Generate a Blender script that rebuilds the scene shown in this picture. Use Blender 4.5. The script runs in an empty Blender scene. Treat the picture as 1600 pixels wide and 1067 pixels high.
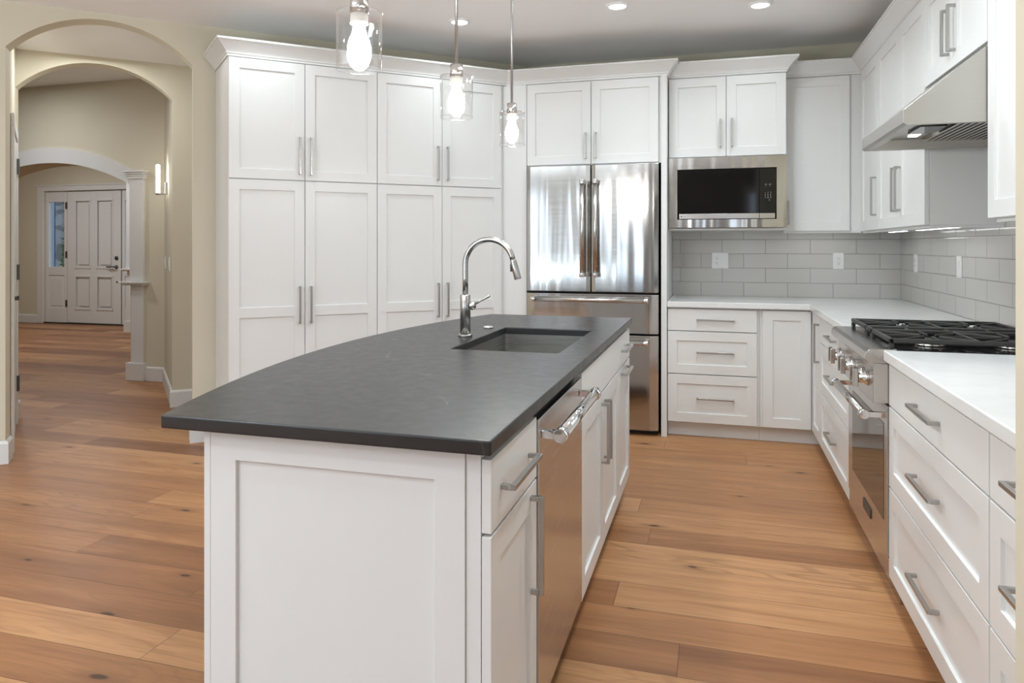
import bpy, bmesh, math, random
from mathutils import Vector, Matrix
random.seed(7)
PI = math.pi
R = math.radians
sc = bpy.context.scene
COL = sc.collection

# ------------------------------------------------------------------ camera
cam_d = bpy.data.cameras.new('camera')
cam = bpy.data.objects.new('camera', cam_d)
COL.objects.link(cam)
cam.location = (0, 0, 1.29)
cam.rotation_euler = (R(90), 0, R(16.007))
cam_d.sensor_width = 36.0
cam_d.lens = 1105 / 1600 * 36
cam_d.shift_y = -(533.5 - 384) / 1600
cam_d.clip_start = 0.05
sc.camera = cam

# ------------------------------------------------------------------ colour management
sc.view_settings.view_transform = 'Standard'
sc.view_settings.look = 'None'
sc.view_settings.gamma = 1.0
sc.view_settings.use_curve_mapping = False
sc.view_settings.exposure = 0.16
sc.cycles.max_bounces = 10
sc.cycles.diffuse_bounces = 5
sc.cycles.glossy_bounces = 6
sc.cycles.transparent_max_bounces = 12
sc.cycles.sample_clamp_indirect = 6.0
sc.cycles.caustics_refractive = False
sc.cycles.use_denoising = True

# ------------------------------------------------------------------ world: overcast daylight outside
w = bpy.data.worlds.new('world')
sc.world = w
w.use_nodes = True
bg = w.node_tree.nodes['Background']
bg.inputs['Color'].default_value = (0.62, 0.74, 0.95, 1)
bg.inputs['Strength'].default_value = 1.1

# ------------------------------------------------------------------ lights: the room's own and added ones
def area(name, loc, rot, sx, sy, power, col=(1, 1, 1), spread=180):
    l = bpy.data.lights.new(name, 'AREA')
    l.shape = 'RECTANGLE'
    l.size, l.size_y = sx, sy
    l.energy = power
    l.color = col
    l.spread = R(spread)
    o = bpy.data.objects.new(name, l)
    o.location = loc
    o.rotation_euler = rot
    COL.objects.link(o)
    return o

REAR_Y = -4.0
REAR_WINDOWS = [(-5.45, 1.3), (-3.75, 0.95), (-1.80, 0.75), (1.45, 1.7)]     # centre x, width
for i, (wx, ww) in enumerate(REAR_WINDOWS):                            # added lamps in the unseen rear windows, standing in for daylight
    area('window_daylight', (wx, REAR_Y + 0.10, 1.40), (R(90), 0, 0), ww - 0.06, 1.75, 14 * ww, (0.72, 0.87, 1.03))
CANS = [(-1.585, 4.295), (-0.565, 4.275), (0.262, 4.49), (-2.50, 3.52)]  # lamps the photo shows
ADDED_FILL = [(-2.3, 0.6), (0.2, 2.65), (-1.4, -0.2), (-4.2, 1.2), (-2.6, -1.6), (0.8, -1.6), (0.0, 3.6), (0.27, 1.95)]  # added ceiling lamps out of view, to fill the room with light
for (cx, cy) in CANS + ADDED_FILL:
    l = bpy.data.lights.new('can_lamp', 'AREA')
    l.shape = 'DISK'
    l.size = 0.11
    l.energy = 2.9 if (cx, cy) in CANS else 9.0
    l.color = (0.815, 0.925, 0.99)
    l.spread = R(150)
    o = bpy.data.objects.new('can_lamp', l)
    o.location = (cx, cy, 2.722)
    COL.objects.link(o)
# added upward fill lamp behind the camera, brightening ceiling and room
area('bounce_flash', (-3.0, -1.7, 0.85), (R(180), 0, 0), 2.0, 2.0, 180, (0.765, 0.905, 1.0))
# added fill lamps under the foyer and hall ceilings, beyond the arches
for (cx, cy, cz, e) in ((-4.35, 4.05, 2.72, 9), (-6.3, 4.6, 2.87, 14), (-8.0, 7.3, 2.87, 25), (-9.8, 7.6, 2.87, 18)):
    l = bpy.data.lights.new('hall_lamp', 'AREA')
    l.shape = 'DISK'
    l.size = 0.3
    l.energy = e
    l.color = (0.92, 0.95, 0.98)
    o = bpy.data.objects.new('hall_lamp', l)
    o.location = (cx, cy, cz)
    COL.objects.link(o)

# ================================================================== materials
class NT:
    def __init__(s, name):
        s.m = bpy.data.materials.new(name)
        s.m.use_nodes = True
        s.t = s.m.node_tree
        s.b = s.t.nodes['Principled BSDF']
        s.out = s.t.nodes['Material Output']
    def n(s, kind, **kw):
        x = s.t.nodes.new(kind)
        for k, v in kw.items():
            setattr(x, k, v)
        return x
    def put(s, sock, v):
        if hasattr(v, 'is_output') or isinstance(v, bpy.types.NodeSocket):
            s.t.links.new(v, sock)
        else:
            sock.default_value = v
    def math(s, op, a, b=0.0, c=0.0, clamp=False):
        x = s.n('ShaderNodeMath', operation=op, use_clamp=clamp)
        s.put(x.inputs[0], a)
        s.put(x.inputs[1], b)
        if op in ('MULTIPLY_ADD', 'SMOOTH_MIN', 'COMPARE'):
            s.put(x.inputs[2], c)
        return x.outputs[0]
    def mix(s, f, a, b, mode='MIX'):
        x = s.n('ShaderNodeMix', data_type='RGBA', blend_type=mode)
        s.put(x.inputs[0], f)
        s.put(x.inputs[6], a if not isinstance(a, tuple) else (*a, 1) if len(a) == 3 else a)
        s.put(x.inputs[7], b if not isinstance(b, tuple) else (*b, 1) if len(b) == 3 else b)
        return x.outputs[2]
    def ramp(s, f, stops):
        x = s.n('ShaderNodeValToRGB')
        e = x.color_ramp.elements
        while len(e) < len(stops):
            e.new(0.5)
        for el, (p, c) in zip(e, stops):
            el.position = p
            el.color = (*c, 1) if len(c) == 3 else c
        s.put(x.inputs[0], f)
        return x.outputs[0]
    def maprange(s, v, a, b, c, d, smooth=False):
        x = s.n('ShaderNodeMapRange')
        if smooth:
            x.interpolation_type = 'SMOOTHSTEP'
        s.put(x.inputs[0], v)
        for i, q in zip((1, 2, 3, 4), (a, b, c, d)):
            s.put(x.inputs[i], q)
        return x.outputs[0]
    def xyz(s, x, y, z):
        c = s.n('ShaderNodeCombineXYZ')
        for i, v in enumerate((x, y, z)):
            s.put(c.inputs[i], v)
        return c.outputs[0]
    def pos(s, obj=False):
        if obj:
            g = s.n('ShaderNodeTexCoord').outputs['Object']
        else:
            g = s.n('ShaderNodeNewGeometry').outputs['Position']
        q = s.n('ShaderNodeSeparateXYZ')
        s.t.links.new(g, q.inputs[0])
        return q.outputs[0], q.outputs[1], q.outputs[2]
    def noise(s, vec, scale=1.0, detail=3.0, rough=0.5, dist=0.0):
        x = s.n('ShaderNodeTexNoise')
        s.t.links.new(vec, x.inputs['Vector'])
        x.inputs['Scale'].default_value = scale
        x.inputs['Detail'].default_value = detail
        x.inputs['Roughness'].default_value = rough
        x.inputs['Distortion'].default_value = dist
        return x.outputs[0]
    def bump(s, h, strength=0.1, dist=0.01):
        x = s.n('ShaderNodeBump')
        x.inputs['Strength'].default_value = strength
        x.inputs['Distance'].default_value = dist
        s.put(x.inputs['Height'], h)
        s.t.links.new(x.outputs[0], s.b.inputs['Normal'])

def plain(name, col, rough=0.5, metal=0.0, spec=0.5, noise=0.0, nscale=30, bump=0.0, bscale=300):
    m = NT(name)
    m.b.inputs['Base Color'].default_value = (*col, 1)
    m.b.inputs['Roughness'].default_value = rough
    m.b.inputs['Metallic'].default_value = metal
    m.b.inputs['Specular IOR Level'].default_value = spec
    x, y, z = m.pos()
    v = m.xyz(x, y, z)
    if noise:
        f = m.noise(v, nscale, 3)
        lo = tuple(c * (1 - noise) for c in col)
        hi = tuple(min(1, c * (1 + noise)) for c in col)
        m.put(m.b.inputs['Base Color'], m.mix(f, lo, hi))
    if bump:
        m.bump(m.noise(v, bscale, 2), bump, 0.001)
    return m.m

M = {}
M['white'] = plain('cabinet_white_paint', (0.745, 0.742, 0.728), 0.32, spec=0.45, noise=0.012, nscale=9)
M['trim'] = plain('trim_white_paint', (0.745, 0.742, 0.73), 0.38, noise=0.012, nscale=9)
M['wall'] = plain('beige_wall_paint', (0.665, 0.615, 0.49), 0.75, spec=0.25, noise=0.02, nscale=4, bump=0.12, bscale=420)
M['ceiling'] = plain('ceiling_white_paint', (0.93, 0.925, 0.92), 0.85, spec=0.2, bump=0.1, bscale=350)
M['nickel'] = plain('satin_nickel', (0.47, 0.46, 0.445), 0.32, 1.0, noise=0.03, nscale=60)
M['chrome'] = plain('polished_chrome', (0.78, 0.78, 0.78), 0.07, 1.0, noise=0.01)
M['black'] = plain('black_gloss', (0.006, 0.005, 0.005), 0.06, spec=0.35, noise=0.1)
M['gasket'] = plain('black_rubber', (0.012, 0.012, 0.012), 0.6, noise=0.1)
M['iron'] = plain('cast_iron', (0.020, 0.019, 0.018), 0.45, noise=0.2, nscale=80, bump=0.2, bscale=500)
M['bronze'] = plain('dark_bronze', (0.10, 0.09, 0.08), 0.4, 0.9, noise=0.1)
M['plastic'] = plain('white_plastic', (0.86, 0.855, 0.845), 0.3, noise=0.01)
M['slot'] = plain('dark_slot', (0.05, 0.05, 0.05), 0.6, noise=0.1)
M['socket'] = plain('porcelain_socket', (0.55, 0.52, 0.46), 0.5, noise=0.03)
M['grass'] = plain('garden_lawn', (0.07, 0.16, 0.03), 0.9, noise=0.5, nscale=25)
M['leaf'] = plain('shrub_leaf', (0.10, 0.24, 0.05), 0.6, noise=0.5, nscale=12)
M['porch'] = plain('porch_blue_paint', (0.33, 0.43, 0.62), 0.6, noise=0.02)
M['hinge'] = plain('hinge_dark_steel', (0.12, 0.12, 0.12), 0.4, 0.8, noise=0.1)

def emit(name, col, strength):
    m = NT(name)
    m.b.inputs['Base Color'].default_value = (0.9, 0.9, 0.9, 1)
    m.b.inputs['Emission Color'].default_value = (*col, 1)
    m.b.inputs['Emission Strength'].default_value = strength
    return m.m
M['bulb'] = emit('lit_bulb', (0.96, 0.965, 0.96), 270.0)
M['can'] = emit('lit_downlight', (1.0, 0.97, 0.92), 6.0)
M['tube'] = emit('lit_sconce_tube', (1.0, 0.96, 0.88), 28.0)
M['strip'] = emit('lit_strip', (0.95, 0.96, 0.96), 5.0)
M['hoodlamp'] = emit('lit_hood_lamp', (1.0, 0.97, 0.92), 1.6)

def steel(name, col=(0.60, 0.585, 0.565), rough=0.2, dent=0.0, horiz=True, aniso=0.0, fine=0.0):
    m = NT(name)
    m.b.inputs['Metallic'].default_value = 1.0
    x, y, z = m.pos(True)
    gx = m.math('MULTIPLY', x, 2.5 if horiz else 500)
    gy = m.math('MULTIPLY', y, 2.5 if horiz else 500)
    gz = m.math('MULTIPLY', z, 500 if horiz else 2.5)
    f = m.noise(m.xyz(gx, gy, gz), 1.0, 2)
    m.put(m.b.inputs['Base Color'], m.mix(f, tuple(c * 0.94 for c in col), tuple(min(1, c * 1.06) for c in col)))
    m.put(m.b.inputs['Roughness'], m.maprange(f, 0.3, 0.7, rough * 0.85, rough * 1.15))
    if aniso:
        m.b.inputs['Anisotropic'].default_value = aniso
        tn = m.n('ShaderNodeTangent', direction_type='RADIAL', axis='Z')
        m.t.links.new(tn.outputs[0], m.b.inputs['Tangent'])
    if dent:
        h = m.noise(m.xyz(m.math('MULTIPLY', x, 9.0), m.math('MULTIPLY', y, 9.0), m.math('MULTIPLY', z, 0.55)), 1.0, 1.0, 0.45, 0.25)
        m.bump(h, 0.6, dent)
    return m.m
M['fridge'] = steel('brushed_fridge_steel', (0.54, 0.525, 0.51), 0.13, dent=0.012, aniso=0.3)
M['steel'] = steel('brushed_steel', (0.58, 0.56, 0.535), 0.22)
M['hood'] = steel('hood_steel', (0.52, 0.50, 0.47), 0.36)
M['mirror'] = steel('dishwasher_steel', (0.66, 0.655, 0.65), 0.24)
M['sink'] = steel('sink_steel', (0.45, 0.44, 0.42), 0.30)

def glass_thin(name, tint=(1, 1, 1), ior=1.5, rough=0.0, body=0.0):
    m = NT(name)
    m.t.nodes.remove(m.b)
    tr = m.n('ShaderNodeBsdfTransparent')
    tr.inputs[0].default_value = (*tint, 1)
    gl = m.n('ShaderNodeBsdfGlossy')
    gl.inputs['Color'].default_value = (1, 1, 1, 1)
    gl.inputs['Roughness'].default_value = rough
    lw = m.n('ShaderNodeLayerWeight')              # facing term: same from both sides of a thin pane
    f0 = ((ior - 1) / (ior + 1)) ** 2 * 2
    fr = m.math('MULTIPLY_ADD', m.math('POWER', lw.outputs['Facing'], 4.0), 1 - f0, f0)
    mx = m.n('ShaderNodeMixShader')
    m.t.links.new(fr, mx.inputs[0])
    m.t.links.new(tr.outputs[0], mx.inputs[1])
    m.t.links.new(gl.outputs[0], mx.inputs[2])
    m.t.links.new(mx.outputs[0], m.out.inputs[0])
    return m.m
M['shade'] = glass_thin('clear_shade_glass', (0.94, 0.94, 0.94), 1.6)
M['pane'] = glass_thin('window_pane_glass', (0.96, 0.98, 0.98), 1.4)

def oven_glass():
    m = NT('dark_oven_glass')
    x, y, z = m.pos()
    f = m.noise(m.xyz(x, y, z), 3, 2)
    m.put(m.b.inputs['Base Color'], m.mix(f, (0.02, 0.018, 0.016), (0.03, 0.027, 0.024)))
    m.b.inputs['Roughness'].default_value = 0.05
    m.b.inputs['Specular IOR Level'].default_value = 1.0
    m.b.inputs['IOR'].default_value = 2.2
    return m.m
M['ovenglass'] = oven_glass()

def floor_wood():
    m = NT('oak_plank_floor')
    x, y, z = m.pos()
    W, L = 0.185, 1.75
    yr = m.math('DIVIDE', m.math('ADD', y, 20.03), W)
    row = m.math('FLOOR', yr)
    wn = m.n('ShaderNodeTexWhiteNoise', noise_dimensions='1D')
    m.put(wn.inputs['W'], row)
    xs = m.math('ADD', m.math('DIVIDE', m.math('ADD', x, 30), L), m.math('MULTIPLY', wn.outputs[0], 13.7))
    col = m.math('FLOOR', xs)
    w2 = m.n('ShaderNodeTexWhiteNoise', noise_dimensions='2D')
    m.put(w2.inputs['Vector'], m.xyz(row, col, 0))
    idv = w2.outputs[0]
    sp = m.n('ShaderNodeSeparateColor')
    m.t.links.new(w2.outputs[1], sp.inputs[0])
    id2 = sp.outputs[1]
    fy = m.math('FRACT', yr)
    dy = m.math('MULTIPLY', m.math('MINIMUM', fy, m.math('SUBTRACT', 1.0, fy)), W)
    fx = m.math('FRACT', xs)
    dx = m.math('MULTIPLY', m.math('MINIMUM', fx, m.math('SUBTRACT', 1.0, fx)), L)
    d = m.math('MINIMUM', dx, dy)
    seam = m.maprange(d, 0.0004, 0.0016, 0.0, 1.0, True)
    ox = m.math('ADD', x, m.math('MULTIPLY', idv, 57.0))
    oy = m.math('ADD', y, m.math('MULTIPLY', id2, 31.0))
    # cathedral figure: rings cut through by a slow warp
    warp = m.noise(m.xyz(m.math('MULTIPLY', ox, 0.9), m.math('MULTIPLY', oy, 5.0), idv), 1.0, 2.0, 0.5)
    rings = m.math('SINE', m.math('ADD', m.math('MULTIPLY', warp, 85.0), m.math('MULTIPLY', oy, 40.0)))
    figure = m.maprange(rings, 0.35, 1.0, 0.0, 1.0, True)
    broad = m.noise(m.xyz(m.math('MULTIPLY', ox, 1.1), m.math('MULTIPLY', oy, 9.0), 3.0), 1.0, 4.0, 0.55, 0.6)
    fine = m.noise(m.xyz(m.math('MULTIPLY', ox, 5.0), m.math('MULTIPLY', oy, 190.0), 7.0), 1.0, 3.0, 0.6)
    tone = m.math('ADD', m.math('MULTIPLY', idv, 0.78), m.math('MULTIPLY_ADD', broad, 0.95, -0.28))
    c = m.ramp(tone, [(0.10, (0.195, 0.078, 0.031)), (0.42, (0.325, 0.143, 0.059)), (0.70, (0.415, 0.195, 0.081)), (0.98, (0.53, 0.274, 0.124))])
    c = m.mix(m.math('MULTIPLY', figure, m.maprange(id2, 0.45, 1.0, 0.0, 0.42)), c, (0.20, 0.088, 0.036))
    c = m.mix(m.maprange(fine, 0.42, 0.72, 0.0, 0.32), c, (0.23, 0.105, 0.045))
    streak = m.noise(m.xyz(m.math('MULTIPLY', ox, 1.6), m.math('MULTIPLY', oy, 42.0), 11.0), 1.0, 4.0, 0.6, 0.4)
    c = m.mix(m.maprange(streak, 0.48, 0.75, 0.0, 0.45), c, (0.19, 0.078, 0.030))
    # knots
    vo = m.n('ShaderNodeTexVoronoi', feature='F1', voronoi_dimensions='2D')
    kd = m.noise(m.xyz(m.math('MULTIPLY', x, 9), m.math('MULTIPLY', y, 9), 0.0), 1.0, 2.0)
    m.put(vo.inputs['Vector'], m.xyz(m.math('MULTIPLY', ox, 1.25), m.math('ADD', m.math('MULTIPLY', oy, 3.4), m.math('MULTIPLY', kd, 0.07)), 0.0))
    vo.inputs['Scale'].default_value = 1.0
    vs = m.n('ShaderNodeSeparateColor')
    m.t.links.new(vo.outputs['Color'], vs.inputs[0])
    keep = m.math('GREATER_THAN', vs.outputs[0], 0.50)
    rad = m.maprange(vs.outputs[1], 0.0, 1.0, 0.02, 0.055)
    q = m.math('DIVIDE', vo.outputs['Distance'], rad)
    halo = m.math('MULTIPLY', keep, m.maprange(q, 0.6, 3.2, 0.55, 0.0, True))
    core = m.math('MULTIPLY', keep, m.maprange(q, 0.45, 1.0, 0.9, 0.0, True))
    c = m.mix(halo, c, (0.19, 0.078, 0.030))
    c = m.mix(core, c, (0.045, 0.020, 0.010))
    c = m.mix(seam, (0.10, 0.045, 0.02), c)
    m.put(m.b.inputs['Base Color'], c)
    m.put(m.b.inputs['Roughness'], m.maprange(fine, 0.3, 0.7, 0.36, 0.46))
    m.b.inputs['Specular IOR Level'].default_value = 0.35
    m.bump(m.math('ADD', m.math('MULTIPLY', seam, 1.0), m.math('MULTIPLY', fine, 0.25)), 0.25, 0.0015)
    return m.m
M['floor'] = floor_wood()

def tile(name, axis, u0):
    m = NT(name)
    x, y, z = m.pos()
    u = x if axis == 'x' else y
    TW, TH = 0.3055, 0.106
    zr = m.math('DIVIDE', m.math('SUBTRACT', z, 0.9128), TH)
    row = m.math('FLOOR', zr)
    odd = m.math('MODULO', m.math('ADD', row, 20), 2.0)
    us = m.math('ADD', m.math('DIVIDE', m.math('SUBTRACT', u, u0 - 12 * TW), TW), m.math('MULTIPLY', odd, 0.5))
    fu = m.math('FRACT', us)
    fz = m.math('FRACT', zr)
    du = m.math('MULTIPLY', m.math('MINIMUM', fu, m.math('SUBTRACT', 1.0, fu)), TW)
    dz = m.math('MULTIPLY', m.math('MINIMUM', fz, m.math('SUBTRACT', 1.0, fz)), TH)
    d = m.math('MINIMUM', du, dz)
    t = m.maprange(d, 0.0011, 0.0020, 0.0, 1.0, True)
    wn = m.n('ShaderNodeTexWhiteNoise', noise_dimensions='2D')
    m.put(wn.inputs['Vector'], m.xyz(row, m.math('FLOOR', us), 0))
    f = m.noise(m.xyz(x, y, z), 4.0, 2)
    body = m.mix(m.math('ADD', m.math('MULTIPLY', wn.outputs[0], 0.5), m.math('MULTIPLY', f, 0.5)), (0.555, 0.54, 0.515), (0.605, 0.59, 0.565))
    m.put(m.b.inputs['Base Color'], m.mix(t, (0.22, 0.212, 0.20), body))
    m.put(m.b.inputs['Roughness'], m.maprange(t, 0, 1, 0.7, 0.10))
    pill = m.maprange(d, 0.001, 0.008, 0.0, 1.0, True)
    wav = m.noise(m.xyz(m.math('MULTIPLY', x, 3), m.math('MULTIPLY', y, 3), m.math('MULTIPLY', z, 8)), 1.0, 1)
    m.bump(m.math('ADD', pill, m.math('MULTIPLY', wav, 0.6)), 0.18, 0.004)
    return m.m
M['tile_back'] = tile('grey_subway_tile', 'x', -0.0999)
M['tile_side'] = tile('grey_subway_tile_side', 'y', 3.74)

def quartz():
    m = NT('white_quartz')
    x, y, z = m.pos()
    f = m.noise(m.xyz(x, y, z), 5.0, 5, 0.6, 1.2)
    f2 = m.noise(m.xyz(x, m.math('MULTIPLY', y, 2.5), z), 2.2, 5, 0.6, 2.0)
    c = m.mix(m.maprange(f, 0.35, 0.65, 0, 1), (0.74, 0.738, 0.728), (0.78, 0.778, 0.768))
    c = m.mix(m.maprange(f2, 0.585, 0.625, 0.0, 0.25, True), c, (0.68, 0.67, 0.655))
    m.put(m.b.inputs['Base Color'], c)
    m.b.inputs['Roughness'].default_value = 0.16
    return m.m
M['quartz'] = quartz()

def soapstone():
    m = NT('charcoal_stone')
    x, y, z = m.pos()
    f = m.noise(m.xyz(x, y, z), 26.0, 4, 0.6)
    a = m.noise(m.xyz(m.math('MULTIPLY', x, 1.3), m.math('MULTIPLY', y, 0.7), z), 1.5, 4, 0.55, 1.0)
    vein = m.math('ABSOLUTE', m.math('SUBTRACT', a, 0.5))
    b = m.noise(m.xyz(x, y, z), 4.0, 2)
    v = m.math('MULTIPLY', m.maprange(vein, 0.0, 0.0035, 1.0, 0.0, True), m.maprange(b, 0.47, 0.68, 0.0, 0.30))
    c = m.mix(f, (0.013, 0.013, 0.0135), (0.020, 0.0195, 0.0195))
    c = m.mix(v, c, (0.40, 0.38, 0.34))
    m.put(m.b.inputs['Base Color'], c)
    m.put(m.b.inputs['Roughness'], m.maprange(f, 0.3, 0.7, 0.30, 0.36))
    m.b.inputs['Specular IOR Level'].default_value = 0.5
    m.bump(f, 0.05, 0.001)
    return m.m
M['stone'] = soapstone()

def ledgestone():
    m = NT('porch_ledgestone')
    x, y, z = m.pos()
    vo = m.n('ShaderNodeTexVoronoi', feature='F1')
    m.put(vo.inputs['Vector'], m.xyz(m.math('MULTIPLY', x, 4), m.math('MULTIPLY', y, 4), m.math('MULTIPLY', z, 7)))
    vo.inputs['Scale'].default_value = 1.0
    vs = m.n('ShaderNodeSeparateColor')
    m.t.links.new(vo.outputs['Color'], vs.inputs[0])
    c = m.mix(vs.outputs[0], (0.16, 0.17, 0.19), (0.42, 0.43, 0.45))
    m.put(m.b.inputs['Base Color'], c)
    m.b.inputs['Roughness'].default_value = 0.85
    m.bump(vo.outputs['Distance'], 0.5, 0.03)
    return m.m
M['ledge'] = ledgestone()

# ================================================================== mesh helpers
class MB:
    def __init__(s):
        s.bm = bmesh.new()
    def box(s, x0, x1, y0, y1, z0, z1):
        v = [s.bm.verts.new(p) for p in ((x0, y0, z0), (x1, y0, z0), (x1, y1, z0), (x0, y1, z0),
                                         (x0, y0, z1), (x1, y0, z1), (x1, y1, z1), (x0, y1, z1))]
        for f in ((0, 3, 2, 1), (4, 5, 6, 7), (0, 1, 5, 4), (1, 2, 6, 5), (2, 3, 7, 6), (3, 0, 4, 7)):
            s.bm.faces.new([v[i] for i in f])
        return s
    def prism(s, pts, z0, z1, mat=None):
        """pts: plan polygon (x, y), extruded in z; mat maps to other axes"""
        a = [s.bm.verts.new((p[0], p[1], z0)) for p in pts]
        b = [s.bm.verts.new((p[0], p[1], z1)) for p in pts]
        fs = [s.bm.faces.new(a[::-1]), s.bm.faces.new(b)]
        n = len(pts)
        for i in range(n):
            fs.append(s.bm.faces.new((a[i], a[(i + 1) % n], b[(i + 1) % n], b[i])))
        if mat is not None:
            for v in a + b:
                v.co = mat @ v.co
        return s
    def lathe(s, prof, o=(0, 0, 0), axis='z', n=24, cap=True):
        """prof: [(r, h)] along the axis"""
        rings = []
        for (r, h) in prof:
            ring = []
            for k in range(n):
                a = 2 * PI * k / n
                p = (r * math.cos(a), r * math.sin(a), h)
                if axis == 'x':
                    p = (p[2], p[0], p[1])
                elif axis == 'y':
                    p = (p[1], p[2], p[0])
                ring.append(s.bm.verts.new((p[0] + o[0], p[1] + o[1], p[2] + o[2])))
            rings.append(ring)
        for a, b in zip(rings, rings[1:]):
            for k in range(n):
                f = s.bm.faces.new((a[k], a[(k + 1) % n], b[(k + 1) % n], b[k]))
                f.smooth = True
        if cap:
            if prof[0][0] > 1e-5:
                s.bm.faces.new(rings[0][::-1])
            if prof[-1][0] > 1e-5:
                s.bm.faces.new(rings[-1])
        return s
    def tube(s, pts, r, n=14, cap=True):
        pts = [Vector(p) for p in pts]
        rings = []
        up = None
        for i, p in enumerate(pts):
            t = (pts[min(i + 1, len(pts) - 1)] - pts[max(i - 1, 0)]).normalized()
            if up is None:
                up = Vector((0, 0, 1)) if abs(t.z) < 0.9 else Vector((0, 1, 0))
            a = t.cross(up).normalized()
            up = a.cross(t).normalized()
            rr = r[i] if isinstance(r, (list, tuple)) else r
            rings.append([s.bm.verts.new(p + rr * (math.cos(2 * PI * k / n) * a + math.sin(2 * PI * k / n) * up)) for k in range(n)])
        for a, b in zip(rings, rings[1:]):
            for k in range(n):
                f = s.bm.faces.new((a[k], a[(k + 1) % n], b[(k + 1) % n], b[k]))
                f.smooth = True
        if cap:
            s.bm.faces.new(rings[0][::-1])
            s.bm.faces.new(rings[-1])
        return s
    def bar(s, p, q, w, h):
        """square bar between two points (horizontal width w, height h)"""
        p, q = Vector(p), Vector(q)
        t = (q - p).normalized()
        a = t.cross(Vector((0, 0, 1))).normalized() * (w / 2)
        b = Vector((0, 0, 1)) * (h / 2)
        v = [s.bm.verts.new(c) for c in (p - a - b, p + a - b, p + a + b, p - a + b, q - a - b, q + a - b, q + a + b, q - a + b)]
        for f in ((0, 1, 2, 3), (7, 6, 5, 4), (0, 4, 5, 1), (1, 5, 6, 2), (2, 6, 7, 3), (3, 7, 4, 0)):
            s.bm.faces.new([v[i] for i in f])
        return s
    def panel(s, u0, u1, z0, z1, t=0.02, w=0.062, rec=0.009, mids=(), slab=False, v0=0.0):
        """cabinet front facing -v(y): flat slab or frame with sunken panels"""
        us = [u0, u1] if slab else [u0, u0 + w, u1 - w, u1]
        zs = [z0, z1]
        if not slab:
            zs = [z0, z0 + w]
            for (a, b) in mids:
                zs += [a, b]
            zs += [z1 - w, z1]
        nu, nz = len(us) - 1, len(zs) - 1
        dep = lambda i, j: rec if (i % 2 == 1 and j % 2 == 1) else 0.0
        bm = s.bm
        def quad(*p):
            bm.faces.new([bm.verts.new(q) for q in p])
        for i in range(nu):
            for j in range(nz):
                d = v0 + dep(i, j)
                quad((us[i], d, zs[j]), (us[i + 1], d, zs[j]), (us[i + 1], d, zs[j + 1]), (us[i], d, zs[j + 1]))
        for i in range(nu + 1):
            for j in range(nz):
                a = v0 + t if i == 0 else v0 + dep(i - 1, j)
                b = v0 + t if i == nu else v0 + dep(i, j)
                if abs(a - b) > 1e-9:
                    p = [(us[i], a, zs[j]), (us[i], b, zs[j]), (us[i], b, zs[j + 1]), (us[i], a, zs[j + 1])]
                    quad(*p)
        for j in range(nz + 1):
            for i in range(nu):
                a = v0 + t if j == 0 else v0 + dep(i, j - 1)
                b = v0 + t if j == nz else v0 + dep(i, j)
                if abs(a - b) > 1e-9:
                    quad((us[i], a, zs[j]), (us[i + 1], a, zs[j]), (us[i + 1], b, zs[j]), (us[i], b, zs[j]))
        for i in range(nu):
            for j in range(nz):
                quad((us[i], v0 + t, zs[j]), (us[i], v0 + t, zs[j + 1]), (us[i + 1], v0 + t, zs[j + 1]), (us[i + 1], v0 + t, zs[j]))
        bmesh.ops.remove_doubles(bm, verts=bm.verts[:], dist=1e-5)
        return s
    def build(s, name, mat, parent=None, bevel=0.0, seg=2, smooth=False, angle=35):
        bmesh.ops.recalc_face_normals(s.bm, faces=s.bm.faces[:])
        me = bpy.data.meshes.new(name)
        s.bm.to_mesh(me)
        s.bm.free()
        me.materials.append(M[mat] if isinstance(mat, str) else mat)
        o = bpy.data.objects.new(name, me)
        COL.objects.link(o)
        if smooth:
            for p in me.polygons:
                p.use_smooth = True
        if parent is not None:
            o.parent = parent
        if bevel:
            b = o.modifiers.new('edge', 'BEVEL')
            b.width = bevel
            b.segments = seg
            b.limit_method = 'ANGLE'
            b.angle_limit = R(angle)
            b.harden_normals = False
        return o

def tag(o, label=None, cat=None, group=None, kind=None):
    if label: o['label'] = label
    if cat: o['category'] = cat
    if group: o['group'] = group
    if kind: o['kind'] = kind
    return o

def thing(name, label, cat, loc=(0, 0, 0), rz=0.0, group=None):
    o = bpy.data.objects.new(name, None)
    COL.objects.link(o)
    o.empty_display_size = 0.05
    o.location = loc
    o.rotation_euler = (0, 0, rz)
    return tag(o, label, cat, group)

def struct(name, mb, mat, bevel=0.0, parent=None):
    o = mb.build(name, mat, parent, bevel)
    if parent is None:
        o['kind'] = 'structure'
    return o

# ------------------------------------------------------------------ frames of the diagonal walls
TH = R(48)
D2 = Vector((math.sin(TH), math.cos(TH)))
N2 = Vector((math.cos(TH), -math.sin(TH)))
def dg(s, off, z=None):
    p = N2 * off + D2 * s
    return (p.x, p.y) if z is None else (p.x, p.y, z)
OA, OB = -5.085, -6.2785
OA2, OB2 = OA - 0.13, OB - 0.12
CEIL, FOY = 2.74, 2.90
YB, XR = 5.53, 1.263

# ================================================================== setting
struct('floor', MB().box(-13.0, 3.2, -4.3, 10.2, -0.06, 0.0), 'floor')
a, b_ = dg(-5.2, OB - 0.01), dg(2.05, OB - 0.01)
struct('ceiling', MB().prism([a, (-7.9, -4.3), (3.2, -4.3), (3.2, 5.7), (-1.2, 5.7), b_][::-1], CEIL, CEIL + 0.05), 'ceiling')
struct('ceiling_foyer', MB().box(-13.0, -2.0, 1.0, 10.2, FOY, FOY + 0.05), 'ceiling')

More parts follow.
